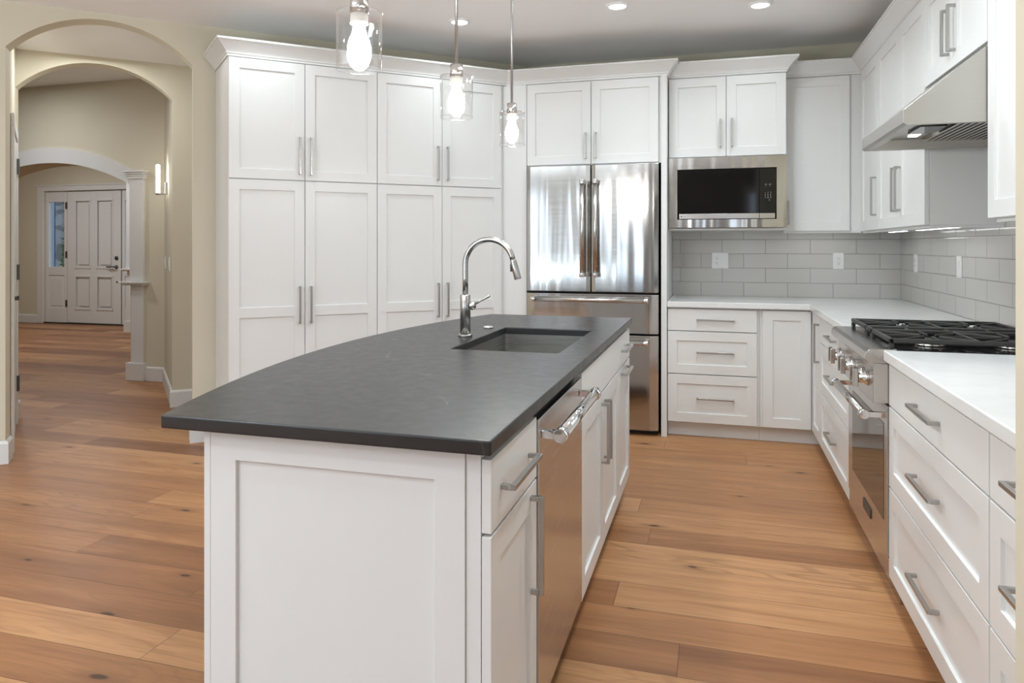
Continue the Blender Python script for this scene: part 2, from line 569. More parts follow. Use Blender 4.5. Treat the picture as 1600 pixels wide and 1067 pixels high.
def seg_arc(cx, hw, zs, za, f):
    """point at fraction f along a circle segment: chord 2*hw at zs, crown at za"""
    h = za - zs
    r = (hw * hw + h * h) / (2 * h)
    a0 = math.asin(min(1, hw / r))
    a = -a0 + 2 * a0 * f
    return (cx + r * math.sin(a), za - r + r * math.cos(a))

def arch_wall(name, plane_pt, dir2, nrm2, s0, s1, z1, o0, o1, zs, za, thick, mat='wall', nseg=40):
    """wall with a round-headed opening; plan line plane_pt + s*dir2, thickness away from nrm2"""
    mb = MB()
    bm = mb.bm
    prof = [(o0, 0.0)]
    cx, hw = (o0 + o1) / 2, (o1 - o0) / 2
    for k in range(nseg + 1):
        prof.append(seg_arc(cx, hw, zs, za, k / nseg))
    prof.append((o1, 0.0))
    def P(s, z, back):
        q = Vector(plane_pt) + Vector(dir2) * s - Vector(nrm2) * (thick if back else 0)
        return bm.verts.new((q.x, q.y, z))
    for back in (False, True):
        f = [P(s0, 0, back), P(o0, 0, back), P(o0, z1, back), P(s0, z1, back)]
        bm.faces.new(f)
        f = [P(o1, 0, back), P(s1, 0, back), P(s1, z1, back), P(o1, z1, back)]
        bm.faces.new(f)
        arc = prof[1:-1]
        for (p, q) in zip(arc, arc[1:]):
            bm.faces.new([P(p[0], p[1], back), P(q[0], q[1], back), P(q[0], z1, back), P(p[0], z1, back)])
    for (p, q) in zip(prof, prof[1:]):
        f = bm.faces.new([P(p[0], p[1], False), P(q[0], q[1], False), P(q[0], q[1], True), P(p[0], p[1], True)])
    for s in (s0, s1):
        bm.faces.new([P(s, 0, False), P(s, z1, False), P(s, z1, True), P(s, 0, True)])
    bmesh.ops.remove_doubles(bm, verts=bm.verts[:], dist=1e-5)
    return struct(name, mb, mat)

pA, pB = N2 * OA, N2 * OB
arch_wall('wall_kitchen_arch', pA, D2, N2, -4.0, 2.62, CEIL, -0.862, 0.150, 2.472, 2.700, 0.13)
arch_wall('wall_hall_arch', pB, D2, N2, -5.0, 2.0, FOY, -1.005, 0.036, 2.458, 2.690, 0.12)

def wall_line(name, p, q, z0, z1, t, mat='wall'):
    """wall along p->q, thickness to the left of travel"""
    p, q = Vector(p), Vector(q)
    d = (q - p).normalized()
    n = Vector((-d.y, d.x)) * t
    return struct(name, MB().prism([p, q, q + n, p + n], z0, z1), mat)

# kitchen shell
struct('wall_back', MB().box(-1.45, 1.40, YB, YB + 0.12, 0, CEIL), 'wall')
struct('wall_right', MB().box(XR, XR + 0.12, 1.312, YB, 0, CEIL), 'wall')
struct('wall_near_corner', MB().box(0.4625, 3.0, 1.18, 1.31, 0, CEIL), 'wall')
# unseen rear of the room; four windows added for light and reflections
rw = MB()
xs = [-6.55] + [v for (c, w_) in REAR_WINDOWS for v in (c - w_ / 2, c + w_ / 2)] + [3.05]
for k in range(0, len(xs), 2):
    rw.box(xs[k], xs[k + 1], REAR_Y - 0.14, REAR_Y, 0, CEIL)
for (c, w_) in REAR_WINDOWS:
    rw.box(c - w_ / 2, c + w_ / 2, REAR_Y - 0.14, REAR_Y, 0, 0.45)
    rw.box(c - w_ / 2, c + w_ / 2, REAR_Y - 0.14, REAR_Y, 2.32, CEIL)
M['taupe'] = plain('taupe_wall_paint', (0.26, 0.23, 0.19), 0.75, spec=0.25, noise=0.02, nscale=4)  # unseen wall, colour darkened to dim its reflection in the fridge
struct('wall_rear', rw, 'taupe')
for k, (c, w_) in enumerate(REAR_WINDOWS):
    f = MB()
    x0, x1 = c - w_ / 2, c + w_ / 2
    for (a0, a1, b0, b1) in ((x0 - 0.09, x0, 0.36, 2.41), (x1, x1 + 0.09, 0.36, 2.41), (x0, x1, 0.36, 0.45), (x0, x1, 2.32, 2.41)):
        f.box(a0, a1, REAR_Y, REAR_Y + 0.02, b0, b1)
    f.box(x0, x1, REAR_Y - 0.11, REAR_Y - 0.06, 0.45, 0.50).box(x0, x1, REAR_Y - 0.11, REAR_Y - 0.06, 2.27, 2.32)
    f.box(x0, x0 + 0.05, REAR_Y - 0.11, REAR_Y - 0.06, 0.5, 2.27).box(x1 - 0.05, x1, REAR_Y - 0.11, REAR_Y - 0.06, 0.5, 2.27)
    struct('window_%d' % (k + 2), f, 'trim')
a = dg(-4.0, OA)
struct('wall_left', MB().box(a[0] - 0.12, a[0], REAR_Y - 0.14, a[1], 0, CEIL), 'wall')
struct('wall_far_right', MB().box(3.0, 3.12, REAR_Y, 1.2, 0, CEIL), 'wall')

# hall between the two diagonal walls
hl0, hl1 = Vector(dg(-0.862, OA2)), Vector(dg(-1.005, OB))
wall_line('wall_hall_left', hl1, hl0, 0, CEIL, -0.12)
hr0, hr1 = Vector(dg(0.75, OA2)), Vector(dg(0.75, OB))
wall_line('wall_hall_right', hr0, hr1, 0, CEIL, -0.12)
# passage beyond the second arch
pr0 = Vector(dg(0.036, OB2))
pr1 = Vector((-5.03, 5.55))
wall_line('wall_passage', pr0, pr1, 0, FOY, -0.10)

# foyer wall C with the broad white-trimmed arch
YC, TC = 5.55, 0.26
arch_wall('wall_foyer_arch', (0, YC), (1, 0), (0, -1), -12.8, -5.03, FOY, -7.47, -5.425, 1.885, 2.120, TC)
# foyer shell
YD = 9.23
dw = MB()
dw.box(-12.8, -10.80, YD, YD + 0.14, 0, FOY).box(-8.74, -4.4, YD, YD + 0.14, 0, FOY).box(-10.80, -8.74, YD, YD + 0.14, 2.20, FOY)
struct('wall_front_door', dw, 'wall')
struct('wall_foyer_right', MB().box(-5.0, -4.88, YC + TC, YD, 0, FOY), 'wall')
wall_line('wall_foyer_left', (-11.35, YD), (-12.6, 8.75), 0, FOY, -0.1)
struct('wall_foyer_end', MB().box(-12.8, -12.68, 1.0, YD, 0, FOY), 'wall')
struct('wall_hall_end', MB().box(-12.8, -7.6, 1.0, 1.12, 0, FOY), 'wall')

# archivolt: white band round the foyer arch
av = MB()
nseg = 40
cx, hw = (-7.47 - 5.425) / 2, (7.47 - 5.425) / 2
inn, out = [], []
for k in range(nseg + 1):
    inn.append(seg_arc(cx, hw, 1.885, 2.120, k / nseg))
    out.append(seg_arc(cx, hw + 0.05, 2.01, 2.270, k / nseg))
for k in range(nseg):
    v = []
    for (yy) in (YC - 0.018, YC + 0.0):
        v += [av.bm.verts.new((inn[k][0], yy, inn[k][1])), av.bm.verts.new((inn[k + 1][0], yy, inn[k + 1][1])),
              av.bm.verts.new((out[k + 1][0], yy, out[k + 1][1])), av.bm.verts.new((out[k][0], yy, out[k][1]))]
    av.bm.faces.new(v[0:4])
    av.bm.faces.new((v[3], v[2], v[6], v[7]))
    av.bm.faces.new((v[0], v[4], v[5], v[1]))
struct('trim_1', av, 'trim')
# pilaster at the right foot of the arch
def pilaster(x0, x1, yf, yb, name, up=0.0):
    p = MB()
    p.box(x0, x1, yf, yb, 0.95, 1.93 + up)
    p.box(x0 - 0.012, x1 + 0.012, yf - 0.012, yb, 1.93 + up, 1.955 + up)
    for k, e in enumerate((0.018, 0.028, 0.04)):
        p.box(x0 - e, x1 + e, yf - e, yb, 1.955 + up + 0.018 * k, 1.973 + up + 0.018 * k)
    p.box(x0 + 0.012, x1 - 0.012, yf + 0.006, yb, 0.17, 0.93)
    p.box(x0 - 0.075, x1 + 0.045, yf - 0.05, yb, 0.93, 0.95)
    p.box(x0 - 0.055, x1 + 0.03, yf - 0.032, yb, 0.912, 0.93)
    p.box(x0 - 0.03, x1 + 0.015, yf - 0.018, yb, 0.0, 0.17)
    return struct(name, p, 'trim', 0.004)
pilaster(-5.405, -5.245, YC - 0.035, YC, 'trim_2')
pilaster(-8.44, -8.20, 8.55, 8.8, 'trim_3', 0.4)

# baseboards
def baseboard(name, pts, h=0.135, t=0.016):
    """plan polyline; thickness on the right of travel, mitred"""
    mb = MB()
    P = [Vector(p) for p in pts]
    offs = []
    for i in range(len(P)):
        ns = []
        if i > 0:
            d = (P[i] - P[i - 1]).normalized(); ns.append(Vector((d.y, -d.x)))
        if i < len(P) - 1:
            d = (P[i + 1] - P[i]).normalized(); ns.append(Vector((d.y, -d.x)))
        if len(ns) == 2:
            m = (ns[0] + ns[1])
            m = m / max(0.2, m.dot(ns[0]))
        else:
            m = ns[0]
        offs.append(m)
    prof = [(0.0, 0.0), (t, 0.0), (t, h - 0.016), (t * 0.55, h - 0.004), (0.0, h)]
    rings = [[mb.bm.verts.new((p.x + o * m.x, p.y + o * m.y, z)) for (o, z) in prof] for p, m in zip(P, offs)]
    for a, b in zip(rings, rings[1:]):
        for k in range(len(prof)):
            k2 = (k + 1) % len(prof)
            mb.bm.faces.new((a[k], b[k], b[k2], a[k2]))
    mb.bm.faces.new(rings[0])
    mb.bm.faces.new(rings[-1][::-1])
    return struct(name, mb, 'trim')
e = 0.0015
baseboard('baseboard_kitchen_left', [dg(-3.95, OA + e), dg(-0.862 + e, OA + e), dg(-0.862 + e, OA2)])
baseboard('baseboard_kitchen_right', [dg(0.150 - e, OA2), dg(0.150 - e, OA + e), dg(0.26, OA + e)])
bl = (hl1 - hl0).normalized()
baseboard('baseboard_passage', [(pr1.x - 0.235, YC - e), (pr1.x - e, YC - e), (pr0.x - 0.003, pr0.y), dg(0.036 - e, OB + e), dg(0.745, OB + e)])
baseboard('baseboard_hall_arch', [dg(-1.03, OB + e), dg(-1.005 + e, OB + e), dg(-1.005 + e, OB2)])
baseboard('baseboard_foyer', [(-12.55, 8.76), (-11.35, YD - e), (-10.94, YD - e)])

# door in the hall's left wall: casing, door leaf and hinges (only a sliver shows)
hd = (hl1 - hl0).normalized()
hn = Vector((-hd.y, hd.x)) * -1.0        # into the hall
if hn.dot(Vector(dg(0, OA2)) - hl0) < 0:
    hn = -hn
HL = (hl1 - hl0).length
ang = math.atan2(hd.y, hd.x)
door2 = bpy.data.objects.new('door_2', None)
COL.objects.link(door2)
door2.location = (hl0.x, hl0.y, 0)
door2.rotation_euler = (0, 0, ang)
door2['kind'] = 'structure'
sg = 1 if Vector((-hd.y, hd.x)).dot(hn) > 0 else -1
def hbox(mb, u0, u1, v0, v1, z0, z1):
    a, b = sorted((v0 * sg, v1 * sg))
    mb.box(u0, u1, a, b, z0, z1)
    return mb
c = MB()
hbox(c, 0.08, 0.17, 0.0015, 0.02, 0, 2.035)
hbox(c, HL - 0.14, HL - 0.05, 0.0015, 0.02, 0, 2.035)
hbox(c, 0.08, HL - 0.05, 0.0015, 0.02, 2.035, 2.115)
c.build('door_casing', 'trim', door2, 0.004)
lf = MB()
hbox(lf, 0.175, HL - 0.145, 0.0015, 0.012, 0.01, 2.03)
lf.build('door_leaf', 'trim', door2, 0.003)
for zc in (0.30, 1.10, 1.86):
    h = MB()
    hbox(h, HL - 0.16, HL - 0.135, 0.0125, 0.03, zc - 0.055, zc + 0.055)
    h.build('hinge', 'hinge', door2)
h = MB()
hbox(h, 0.25, 0.27, 0.0125, 0.04, 0.94, 0.965)
hbox(h, 0.25, 0.36, 0.03, 0.04, 0.94, 0.965)
h.build('door_handle', 'hinge', door2)

# front door with a sidelight, at the far end of the foyer
door1 = bpy.data.objects.new('door_1', None)
COL.objects.link(door1)
door1.location = (-9.78, YD, 0)
door1['kind'] = 'structure'
X = lambda v: v + 9.78
c = MB()
c.box(X(-10.93), X(-10.80), -0.025, -0.0015, 0, 2.28).box(X(-8.74), X(-8.62), -0.025, -0.0015, 0, 2.28)
c.box(X(-10.80), X(-8.74), -0.025, -0.0015, 2.20, 2.28)
c.box(X(-10.95), X(-8.60), -0.035, -0.0015, 2.28, 2.30)
c.build('door_casing', 'trim', door1, 0.005)
# sidelight frame
c = MB()
for (x0, x1) in ((-10.795, -10.345), (-9.215, -8.745)):
    c.box(X(x0), X(x0) + 0.06, 0.02, 0.07, 0.002, 2.195).box(X(x1) - 0.055, X(x1), 0.02, 0.07, 0.002, 2.195)
    c.box(X(x0) + 0.06, X(x1) - 0.055, 0.02, 0.07, 2.02, 2.195).box(X(x0) + 0.06, X(x1) - 0.055, 0.02, 0.07, 0.80, 0.938)
    c.box(X(x0) + 0.06, X(x1) - 0.055, 0.02, 0.07, 0.002, 0.25).box(X(x0) + 0.06, X(x1) - 0.055, 0.034, 0.06, 0.25, 0.80)
    c.box(X(x0) + 0.10, X(x1) - 0.095, 0.026, 0.04, 0.29, 0.76)
c.build('sidelight_frame', 'trim', door1, 0.004)
for (x0, x1) in ((-10.735, -10.40), (-9.155, -8.80)):
    MB().box(X(x0), X(x1), 0.044, 0.045, 0.938, 2.02).build('sidelight_glass', 'pane', door1)
# leaf with four panels in two rows
lf = MB()
x0, x1 = X(-10.335), X(-9.235)
cols = [(X(-10.162), X(-9.851)), (X(-9.719), X(-9.398))]
rows = [(0.254, 0.786), (0.935, 2.037)]
lf.box(x0, x1, 0.045, 0.062, 0.02, 2.19)
lf.box(x0, cols[0][0], 0.02, 0.045, 0.02, 2.19).box(cols[0][1], cols[1][0], 0.02, 0.045, 0.02, 2.19).box(cols[1][1], x1, 0.02, 0.045, 0.02, 2.19)
for (cc0, cc1) in cols:
    lf.box(cc0, cc1, 0.02, 0.045, 0.02, rows[0][0]).box(cc0, cc1, 0.02, 0.045, rows[0][1], rows[1][0]).box(cc0, cc1, 0.02, 0.045, rows[1][1], 2.19)
    for (r0, r1) in rows:
        for (q0, q1, s0, s1) in ((cc0 - 0.015, cc1 + 0.015, r0 - 0.02, r0 + 0.012), (cc0 - 0.015, cc1 + 0.015, r1 - 0.012, r1 + 0.02),
                                 (cc0 - 0.015, cc0 + 0.012, r0, r1), (cc1 - 0.012, cc1 + 0.015, r0, r1)):
            lf.box(q0, q1, 0.010, 0.03, s0, s1)
        lf.box(cc0 + 0.045, cc1 - 0.045, 0.026, 0.046, r0 + 0.045, r1 - 0.045)
lf.build('door_leaf', 'trim', door1, 0.004)
MB().box(x0 - 0.009, x0 - 0.001, 0.03, 0.05, 0.02, 2.195).box(x1 + 0.001, x1 + 0.012, 0.03, 0.05, 0.02, 2.195).box(x0, x1, 0.03, 0.05, 2.191, 2.199).build('weather_strip', 'slot', door1)
MB().box(X(-10.8), X(-8.74), -0.02, 0.09, 0.0005, 0.018).build('threshold', 'bronze', door1)
for zc in (0.337, 1.145, 1.958):
    MB().box(x0 - 0.03, x0 + 0.002, 0.008, 0.02, zc - 0.055, zc + 0.055).build('hinge', 'hinge', door1)
k = MB()
k.lathe([(0.03, 0.0), (0.03, -0.012), (0.012, -0.014), (0.012, -0.05)], (X(-9.318), 0.02, 0.949), 'y', 16)
k.tube([(X(-9.318), -0.03, 0.949), (X(-9.36), -0.034, 0.955), (X(-9.41), -0.034, 0.945), (X(-9.47), -0.034, 0.950)], 0.011, 10)
k.build('door_handle', 'hinge', door1)
MB().lathe([(0.034, 0.0), (0.034, -0.012), (0.022, -0.02)], (X(-9.318), 0.02, 1.092), 'y', 16).build('deadbolt', 'hinge', door1)
MB().lathe([(0.013, 0.0), (0.013, -0.008)], (X(-9.309), 0.02, 0.704), 'y', 12).build('door_stop', 'hinge', door1)

# porch outside: stone pier, blue post, shrub, lawn
MB().box(-14.5, -12.62, 11.0, 11.6, 0, 2.9).build('porch_post', 'porch')
o = bpy.data.objects['porch_post']; tag(o, 'pale blue porch post seen through the sidelight of the front door', 'post')
MB().box(-12.60, -12.40, 11.0, 11.5, 0, 2.9).build('stone_pier', 'ledge', None, 0.02)
o = bpy.data.objects['stone_pier']; tag(o, 'grey stacked stone pier seen through the sidelight of the front door', 'pier')
sh = MB()
rnd = random.Random(3)
for k in range(420):
    a, h = rnd.random() * 2 * PI, rnd.random()
    rr = 0.22 * math.sqrt(rnd.random()) * (1.1 - 0.5 * h)
    p = Vector((-11.90 + rr * math.cos(a), 10.72 + rr * math.sin(a), 0.10 + 1.50 * h))
    q = Vector((rnd.uniform(-1, 1), rnd.uniform(-1, 1), rnd.uniform(-0.3, 1))).normalized() * 0.055
    s_ = q.cross(Vector((rnd.uniform(-1, 1), rnd.uniform(-1, 1), rnd.uniform(-1, 1)))).normalized() * 0.022
    vs = [sh.bm.verts.new(v) for v in (p - q, p + s_, p + q, p - s_)]
    sh.bm.faces.new(vs)
sh.tube([(-11.90, 10.72, 0.0), (-11.89, 10.72, 0.9)], 0.02, 8)
o = sh.build('shrub', 'leaf'); tag(o, 'green leafy shrub outside in front of the stone pier of the porch', 'shrub')
struct('ground', MB().box(-40, 40, 10.3, 60, -0.1, -0.001), 'grass')
struct('ground_rear', MB().box(-40, 40, -60, -4.4, -0.6, -0.5), 'grass')

# tiled backsplash
bs = MB().box(-0.3095, XR - 0.0085, YB - 0.008, YB - 0.0004, 0.9155, 1.402)
struct('trim_backsplash', bs, 'tile_back')
bs = MB().box(XR - 0.008, XR - 0.0004, 1.3105, YB - 0.0005, 0.9155, 2.0)
struct('trim_backsplash_side', bs, 'tile_side')

# ================================================================== cabinetry
def handle(parent, u, z, L, vert=True, so=0.033, b=0.0115, v0=0.0):
    """square bow pull standing off the front (local frame, front at v=v0)"""
    m = MB()
    h = L / 2
    if vert:
        m.box(u - b / 2, u + b / 2, v0 - so, v0 - so + b, z - h, z + h)
        m.box(u - b / 2, u + b / 2, v0 - so + b, v0 - 0.0004, z - h, z - h + b).box(u - b / 2, u + b / 2, v0 - so + b, v0 - 0.0004, z + h - b, z + h)
    else:
        m.box(u - h, u + h, v0 - so, v0 - so + b, z - b / 2, z + b / 2)
        m.box(u - h, u - h + b, v0 - so + b, v0 - 0.0004, z - b / 2, z + b / 2).box(u + h - b, u + h, v0 - so + b, v0 - 0.0004, z - b / 2, z + b / 2)
    bmesh.ops.remove_doubles(m.bm, verts=m.bm.verts[:], dist=1e-6)
    return m.build('handle', 'nickel', parent, 0.0012, 1)

def front(parent, kind, u0, u1, z0, z1, hv=None, hh=None, slab=False, mids=(), w=0.062):
    o = MB().panel(u0, u1, z0, z1, slab=slab, mids=mids, w=w).build(kind, 'white', parent, 0.0014, 2)
    if hv: handle(o, hv[0], hv[1], hv[2], True)
    if hh: handle(o, hh[0], hh[1], hh[2], False)
    return o

# ---- pantry on the diagonal
OP = -4.5995
pp = dg(0.333, OP)
def pantry(u_off, u0, u1, label, first):
    org = Vector(pp) + D2 * u_off
    t = thing('pantry_cabinet', label, 'cabinet', (org.x, org.y, 0), PI / 2 - TH, 'tall pantry cabinets on the angled wall')
    W = u1 - u0
    body = MB()
    dep = 0.478
    if first:
        body.prism([(0, 0.0215), (W, 0.0215), (W, dep), (-0.045, dep)], 0.1, 2.445)
    else:
        body.prism([(0.001, 0.0215), (W + 0.02, 0.0215), (W + 0.02, dep), (0.001, dep)], 0.1, 2.445)
    body.build('body', 'white', t, 0.001, 1)
    MB().box(0.001, W, 0.08, 0.1, 0.0, 0.0995).build('toe_kick', 'white', t)
    g = 0.0017
    mid = 0.451 if first else 0.457
    for (a, b, hu) in ((0 + g, mid - g, mid - 0.033), (mid + g, W - g, mid + 0.036)):
        front(t, 'door', a, b, 1.703, 2.438, hv=(hu, 1.856, 0.235))
        front(t, 'door', a, b, 0.105, 1.697, hv=(hu, 0.918, 0.235), mids=((0.847, 0.910),))
    return t
pantry(0.0, 0, 0.917, 'tall white two over two door pantry cabinet beside the arched opening', True)
pantry(0.917, 0, 0.908, 'tall white two over two door pantry cabinet next to the refrigerator corner', False)

# ---- refrigerator surround
YF = 4.89
t = thing('refrigerator_cabinet', 'white two door cabinet above the refrigerator with full height side panels', 'cabinet', (-0.82, YF, 0))
q = lambda v: v + 0.82
MB().box(q(-1.293), q(-0.351), 0.0215, 0.635, 1.857, 2.445).build('body', 'white', t, 0.001, 1)
MB().box(q(-0.3495), q(-0.3115), -0.012, 0.635, 0.0, 2.445).build('side_panel', 'white', t, 0.0015)
MB().prism([(q(-1.478), 0.010), (q(-1.297), 0.010), (q(-1.297), 0.635), (q(-1.315), 0.635), (q(-1.315), 0.03), (q(-1.478), 0.03)], 0.0, 2.445).build('filler_panel', 'white', t, 0.0015)
front(t, 'door', q(-1.291), q(-0.832), 1.862, 2.438, hv=(q(-0.866), 1.988, 0.18))
front(t, 'door', q(-0.828), q(-0.369), 1.862, 2.438, hv=(q(-0.796), 1.988, 0.18))

# ---- microwave cabinet
YM = 5.0
t = thing('microwave_cabinet', 'white two door wall cabinet with a built-in microwave under its doors', 'cabinet', (-0.307, YM, 1.398))
W = 0.762
b = MB().box(0, W, 0.0215, 0.52, 0.497, 1.047).box(0, 0.016, 0.0215, 0.52, 0.0, 0.496).box(W - 0.016, W, 0.0215, 0.52, 0.0, 0.496)
b.box(0.016, W - 0.016, 0.03, 0.52, 0.0, 0.014)
b.build('body', 'white', t, 0.001, 1)
front(t, 'door', 0.002, W / 2 - 0.0017, 0.499, 1.040, hv=(W / 2 - 0.037, 0.655, 0.19))
front(t, 'door', W / 2 + 0.0017, W - 0.002, 0.499, 1.040, hv=(W / 2 + 0.037, 0.655, 0.19))

# ---- wall cabinets in the corner
t = thing('wall_cabinet', 'white single door wall cabinet in the corner next to the microwave', 'cabinet', (0.457, 5.20, 1.39), 0, 'white wall cabinets')
MB().box(0.001, 0.4940, 0.0215, 0.321, 0, 1.055).build('body', 'white', t, 0.001, 1)
front(t, 'door', 0.004, 0.415, 0.002, 1.048, hv=(0.03, 0.127, 0.165))
MB().box(0.002, 0.49, 0.023, 0.040, -0.012, -0.0005).build('light_rail', 'white', t)
t = thing('wall_cabinet', 'narrow white single door wall cabinet on the side wall, in the inner corner', 'cabinet', (0.93, 5.1985, 1.385), -PI / 2, 'white wall cabinets')
MB().box(-0.0215, 0.557, 0.0215, 0.323, 0, 1.06).build('body', 'white', t, 0.001, 1)
front(t, 'door', 0.056, 0.554, 0.003, 1.053, hv=(0.515, 0.203, 0.235))
MB().box(0.002, 0.556, 0.023, 0.040, -0.012, -0.0005).build('light_rail', 'white', t)
t = thing('wall_cabinet', 'white two door wall cabinet on the side wall, just behind the range hood', 'cabinet', (0.93, 4.640, 1.385), -PI / 2, 'white wall cabinets')
MB().box(0.0, 0.9775, 0.0215, 0.323, 0, 1.06).build('body', 'white', t, 0.001, 1)
front(t, 'door', 0.003, 0.4985, 0.003, 1.053, hv=(0.462, 0.203, 0.235))
front(t, 'door', 0.502, 0.9755, 0.003, 1.053, hv=(0.538, 0.203, 0.235))
MB().box(0.001, 0.9765, 0.023, 0.040, -0.012, -0.0005).box(0.96, 0.9765, 0.040, 0.32, -0.012, -0.0005).build('light_rail', 'white', t)
t = thing('wall_cabinet', 'short white two door wall cabinet mounted directly above the range hood', 'cabinet', (0.93, 3.660, 2.015), -PI / 2, 'white wall cabinets')
MB().box(0.0, 0.776, 0.0215, 0.323, 0, 0.43).build('body', 'white', t, 0.001, 1)
front(t, 'door', 0.003, 0.3895, 0.003, 0.423, hv=(0.353, 0.155, 0.19))
front(t, 'door', 0.393, 0.774, 0.003, 0.423, hv=(0.430, 0.155, 0.19))
t = thing('wall_cabinet', 'tall white wall cabinet in front of the range hood, cut by the wall edge', 'cabinet', (0.93, 2.8795, 1.385), -PI / 2, 'white wall cabinets')
MB().box(0.0, 0.915, 0.0215, 0.323, 0, 1.06).build('body', 'white', t, 0.001, 1)
front(t, 'door', 0.003, 0.455, 0.003, 1.053, hv=(0.42, 0.203, 0.235))
front(t, 'door', 0.459, 0.912, 0.003, 1.053, hv=(0.495, 0.203, 0.235))
MB().box(0.02, 0.90, 0.022, 0.04, -0.012, -0.0005).build('light_rail', 'white', t)

# ---- crown mouldings
def crown(label, pts, z0=2.446, ms=None, me=None):
    """ms / me: extra lean of the first / last ring, for a coped inside corner"""
    mb = MB()
    P = [Vector(p) for p in pts]
    offs = []
    for i in range(len(P)):
        ns = []
        if i > 0:
            d = (P[i] - P[i - 1]).normalized(); ns.append(Vector((d.y, -d.x)))
        if i < len(P) - 1:
            d = (P[i + 1] - P[i]).normalized(); ns.append(Vector((d.y, -d.x)))
        if len(ns) == 2:
            m = ns[0] + ns[1]
            m = m / m.dot(ns[0])
        else:
            m = ns[0]
        offs.append(m)
    if ms: offs[0] = offs[0] + Vector(ms)
    if me: offs[-1] = offs[-1] + Vector(me)
    prof = [(0.0, 0.0), (0.006, 0.0), (0.008, 0.012), (0.013, 0.015)]
    for k in range(9):
        a = k / 8 * PI / 2
        prof.append((0.066 - 0.052 * math.cos(a), 0.018 + 0.060 * math.sin(a) ** 1.0 if False else 0.018 + 0.062 * (1 - math.cos(a)) * 0.55 + 0.062 * 0.45 * k / 8))
    prof += [(0.070, 0.084), (0.075, 0.084), (0.075, 0.096), (0.0, 0.096)]
    rings = [[mb.bm.verts.new((p.x + o * m.x, p.y + o * m.y, z0 + z)) for (o, z) in prof] for p, m in zip(P, offs)]
    for a, b in zip(rings, rings[1:]):
        for k in range(len(prof)):
            k2 = (k + 1) % len(prof)
            f = mb.bm.faces.new((a[k], b[k], b[k2], a[k2]))
    mb.bm.faces.new(rings[0])
    mb.bm.faces.new(rings[-1][::-1])
    o = mb.build('crown_moulding', 'white')
    return tag(o, label, 'crown moulding', 'crown mouldings')
fx = 0.018
pl = Vector(pp) + D2 * 0.0
v_in = -N2
c0 = Vector(pp) - D2 * 0.048 + v_in * 0.476
c1 = Vector(pp) + v_in * fx
c2d = Vector(pp) + v_in * fx
yk = YF + fx
s_ = (yk - c1.y) / D2.y
c2 = c1 + D2 * s_
crown('white cove crown moulding running over the pantry and the refrigerator', [c0, c1, c2, (-0.3115, yk), (-0.3115, YM + fx - 0.0005)], me=(0, -1))
crown('white cove crown moulding capping the microwave cabinet', [(-0.3105, YM + fx), (0.455, YM + fx), (0.455, 5.20 + fx - 0.0005)], ms=(1, 0), me=(0, -1))
crown('white cove crown moulding over the corner and side wall cabinets', [(0.456, 5.20 + fx), (0.93 + fx, 5.20 + fx), (0.93 + fx, 1.97)], ms=(1, 0))

# ---- base cabinets
def rows(t, u0, u1, hl=0.24, hc=None):
    c = (u0 + u1) / 2 if hc is None else hc
    front(t, 'drawer', u0, u1, 0.720, 0.864, hh=(c, 0.796, hl), slab=True)
    front(t, 'drawer', u0, u1, 0.431, 0.714, hh=(c, 0.578, hl))
    front(t, 'drawer', u0, u1, 0.106, 0.425, hh=(c, 0.270, hl))

YK = 4.895
t = thing('base_cabinet', 'white three drawer base cabinet next to the refrigerator panel', 'cabinet', (-0.3095, YK, 0), 0, 'white base cabinets')
MB().box(0.0005, 0.592, 0.0215, 0.62, 0.1, 0.876).build('body', 'white', t, 0.001, 1)
MB().box(0.0005, 0.592, 0.072, 0.09, 0, 0.0995).build('toe_kick', 'white', t)
rows(t, 0.003, 0.575, hc=0.312)
t = thing('base_cabinet', 'white L-shaped corner base cabinet with folding doors in the inner corner', 'cabinet', (0.2835, YK, 0), 0, 'white base cabinets')
q = lambda x, y: (x - 0.2835, y - YK)
MB().prism([q(0.2840, 4.9165), q(0.6215, 4.9165), q(0.6215, 4.5395), q(1.2545, 4.5395), q(1.2545, 5.515), q(0.2840, 5.515)], 0.1, 0.876).build('body', 'white', t, 0.001, 1)
MB().prism([q(0.2840, 4.967), q(0.675, 4.967), q(0.675, 4.54), q(0.69, 4.54), q(0.69, 4.985), q(0.2840, 4.985)], 0, 0.0995).build('toe_kick', 'white', t)
front(t, 'door', 0.018, 0.3105, 0.106, 0.866)
o = MB().panel(0, 0.335, 0.106, 0.866).build('door', 'white', t, 0.0014, 2)
o.location = (0.6 - 0.2835, 4.878 - YK, 0)
o.rotation_euler = (0, 0, -PI / 2)
handle(o, 0.300, 0.705, 0.235)

XS = 0.60
def side_base(y_far, y_near, label, hc=None):
    t = thing('base_cabinet', label, 'cabinet', (XS, y_far, 0), -PI / 2, 'white base cabinets')
    W = y_far - y_near
    MB().box(0.0005, W - 0.0005, 0.0215, 0.654, 0.1, 0.876).build('body', 'white', t, 0.001, 1)
    MB().box(0.0005, W - 0.0005, 0.075, 0.09, 0, 0.0995).build('toe_kick', 'white', t)
    rows(t, 0.003, W - 0.003, hc=hc)
side_base(4.538, 3.592, 'white three drawer base cabinet between the range and the inner corner')
side_base(2.812, 1.848, 'wide white three drawer base cabinet in front of the range')
side_base(1.846, 1.314, 'white three drawer base cabinet cut by the wall edge', hc=0.27)

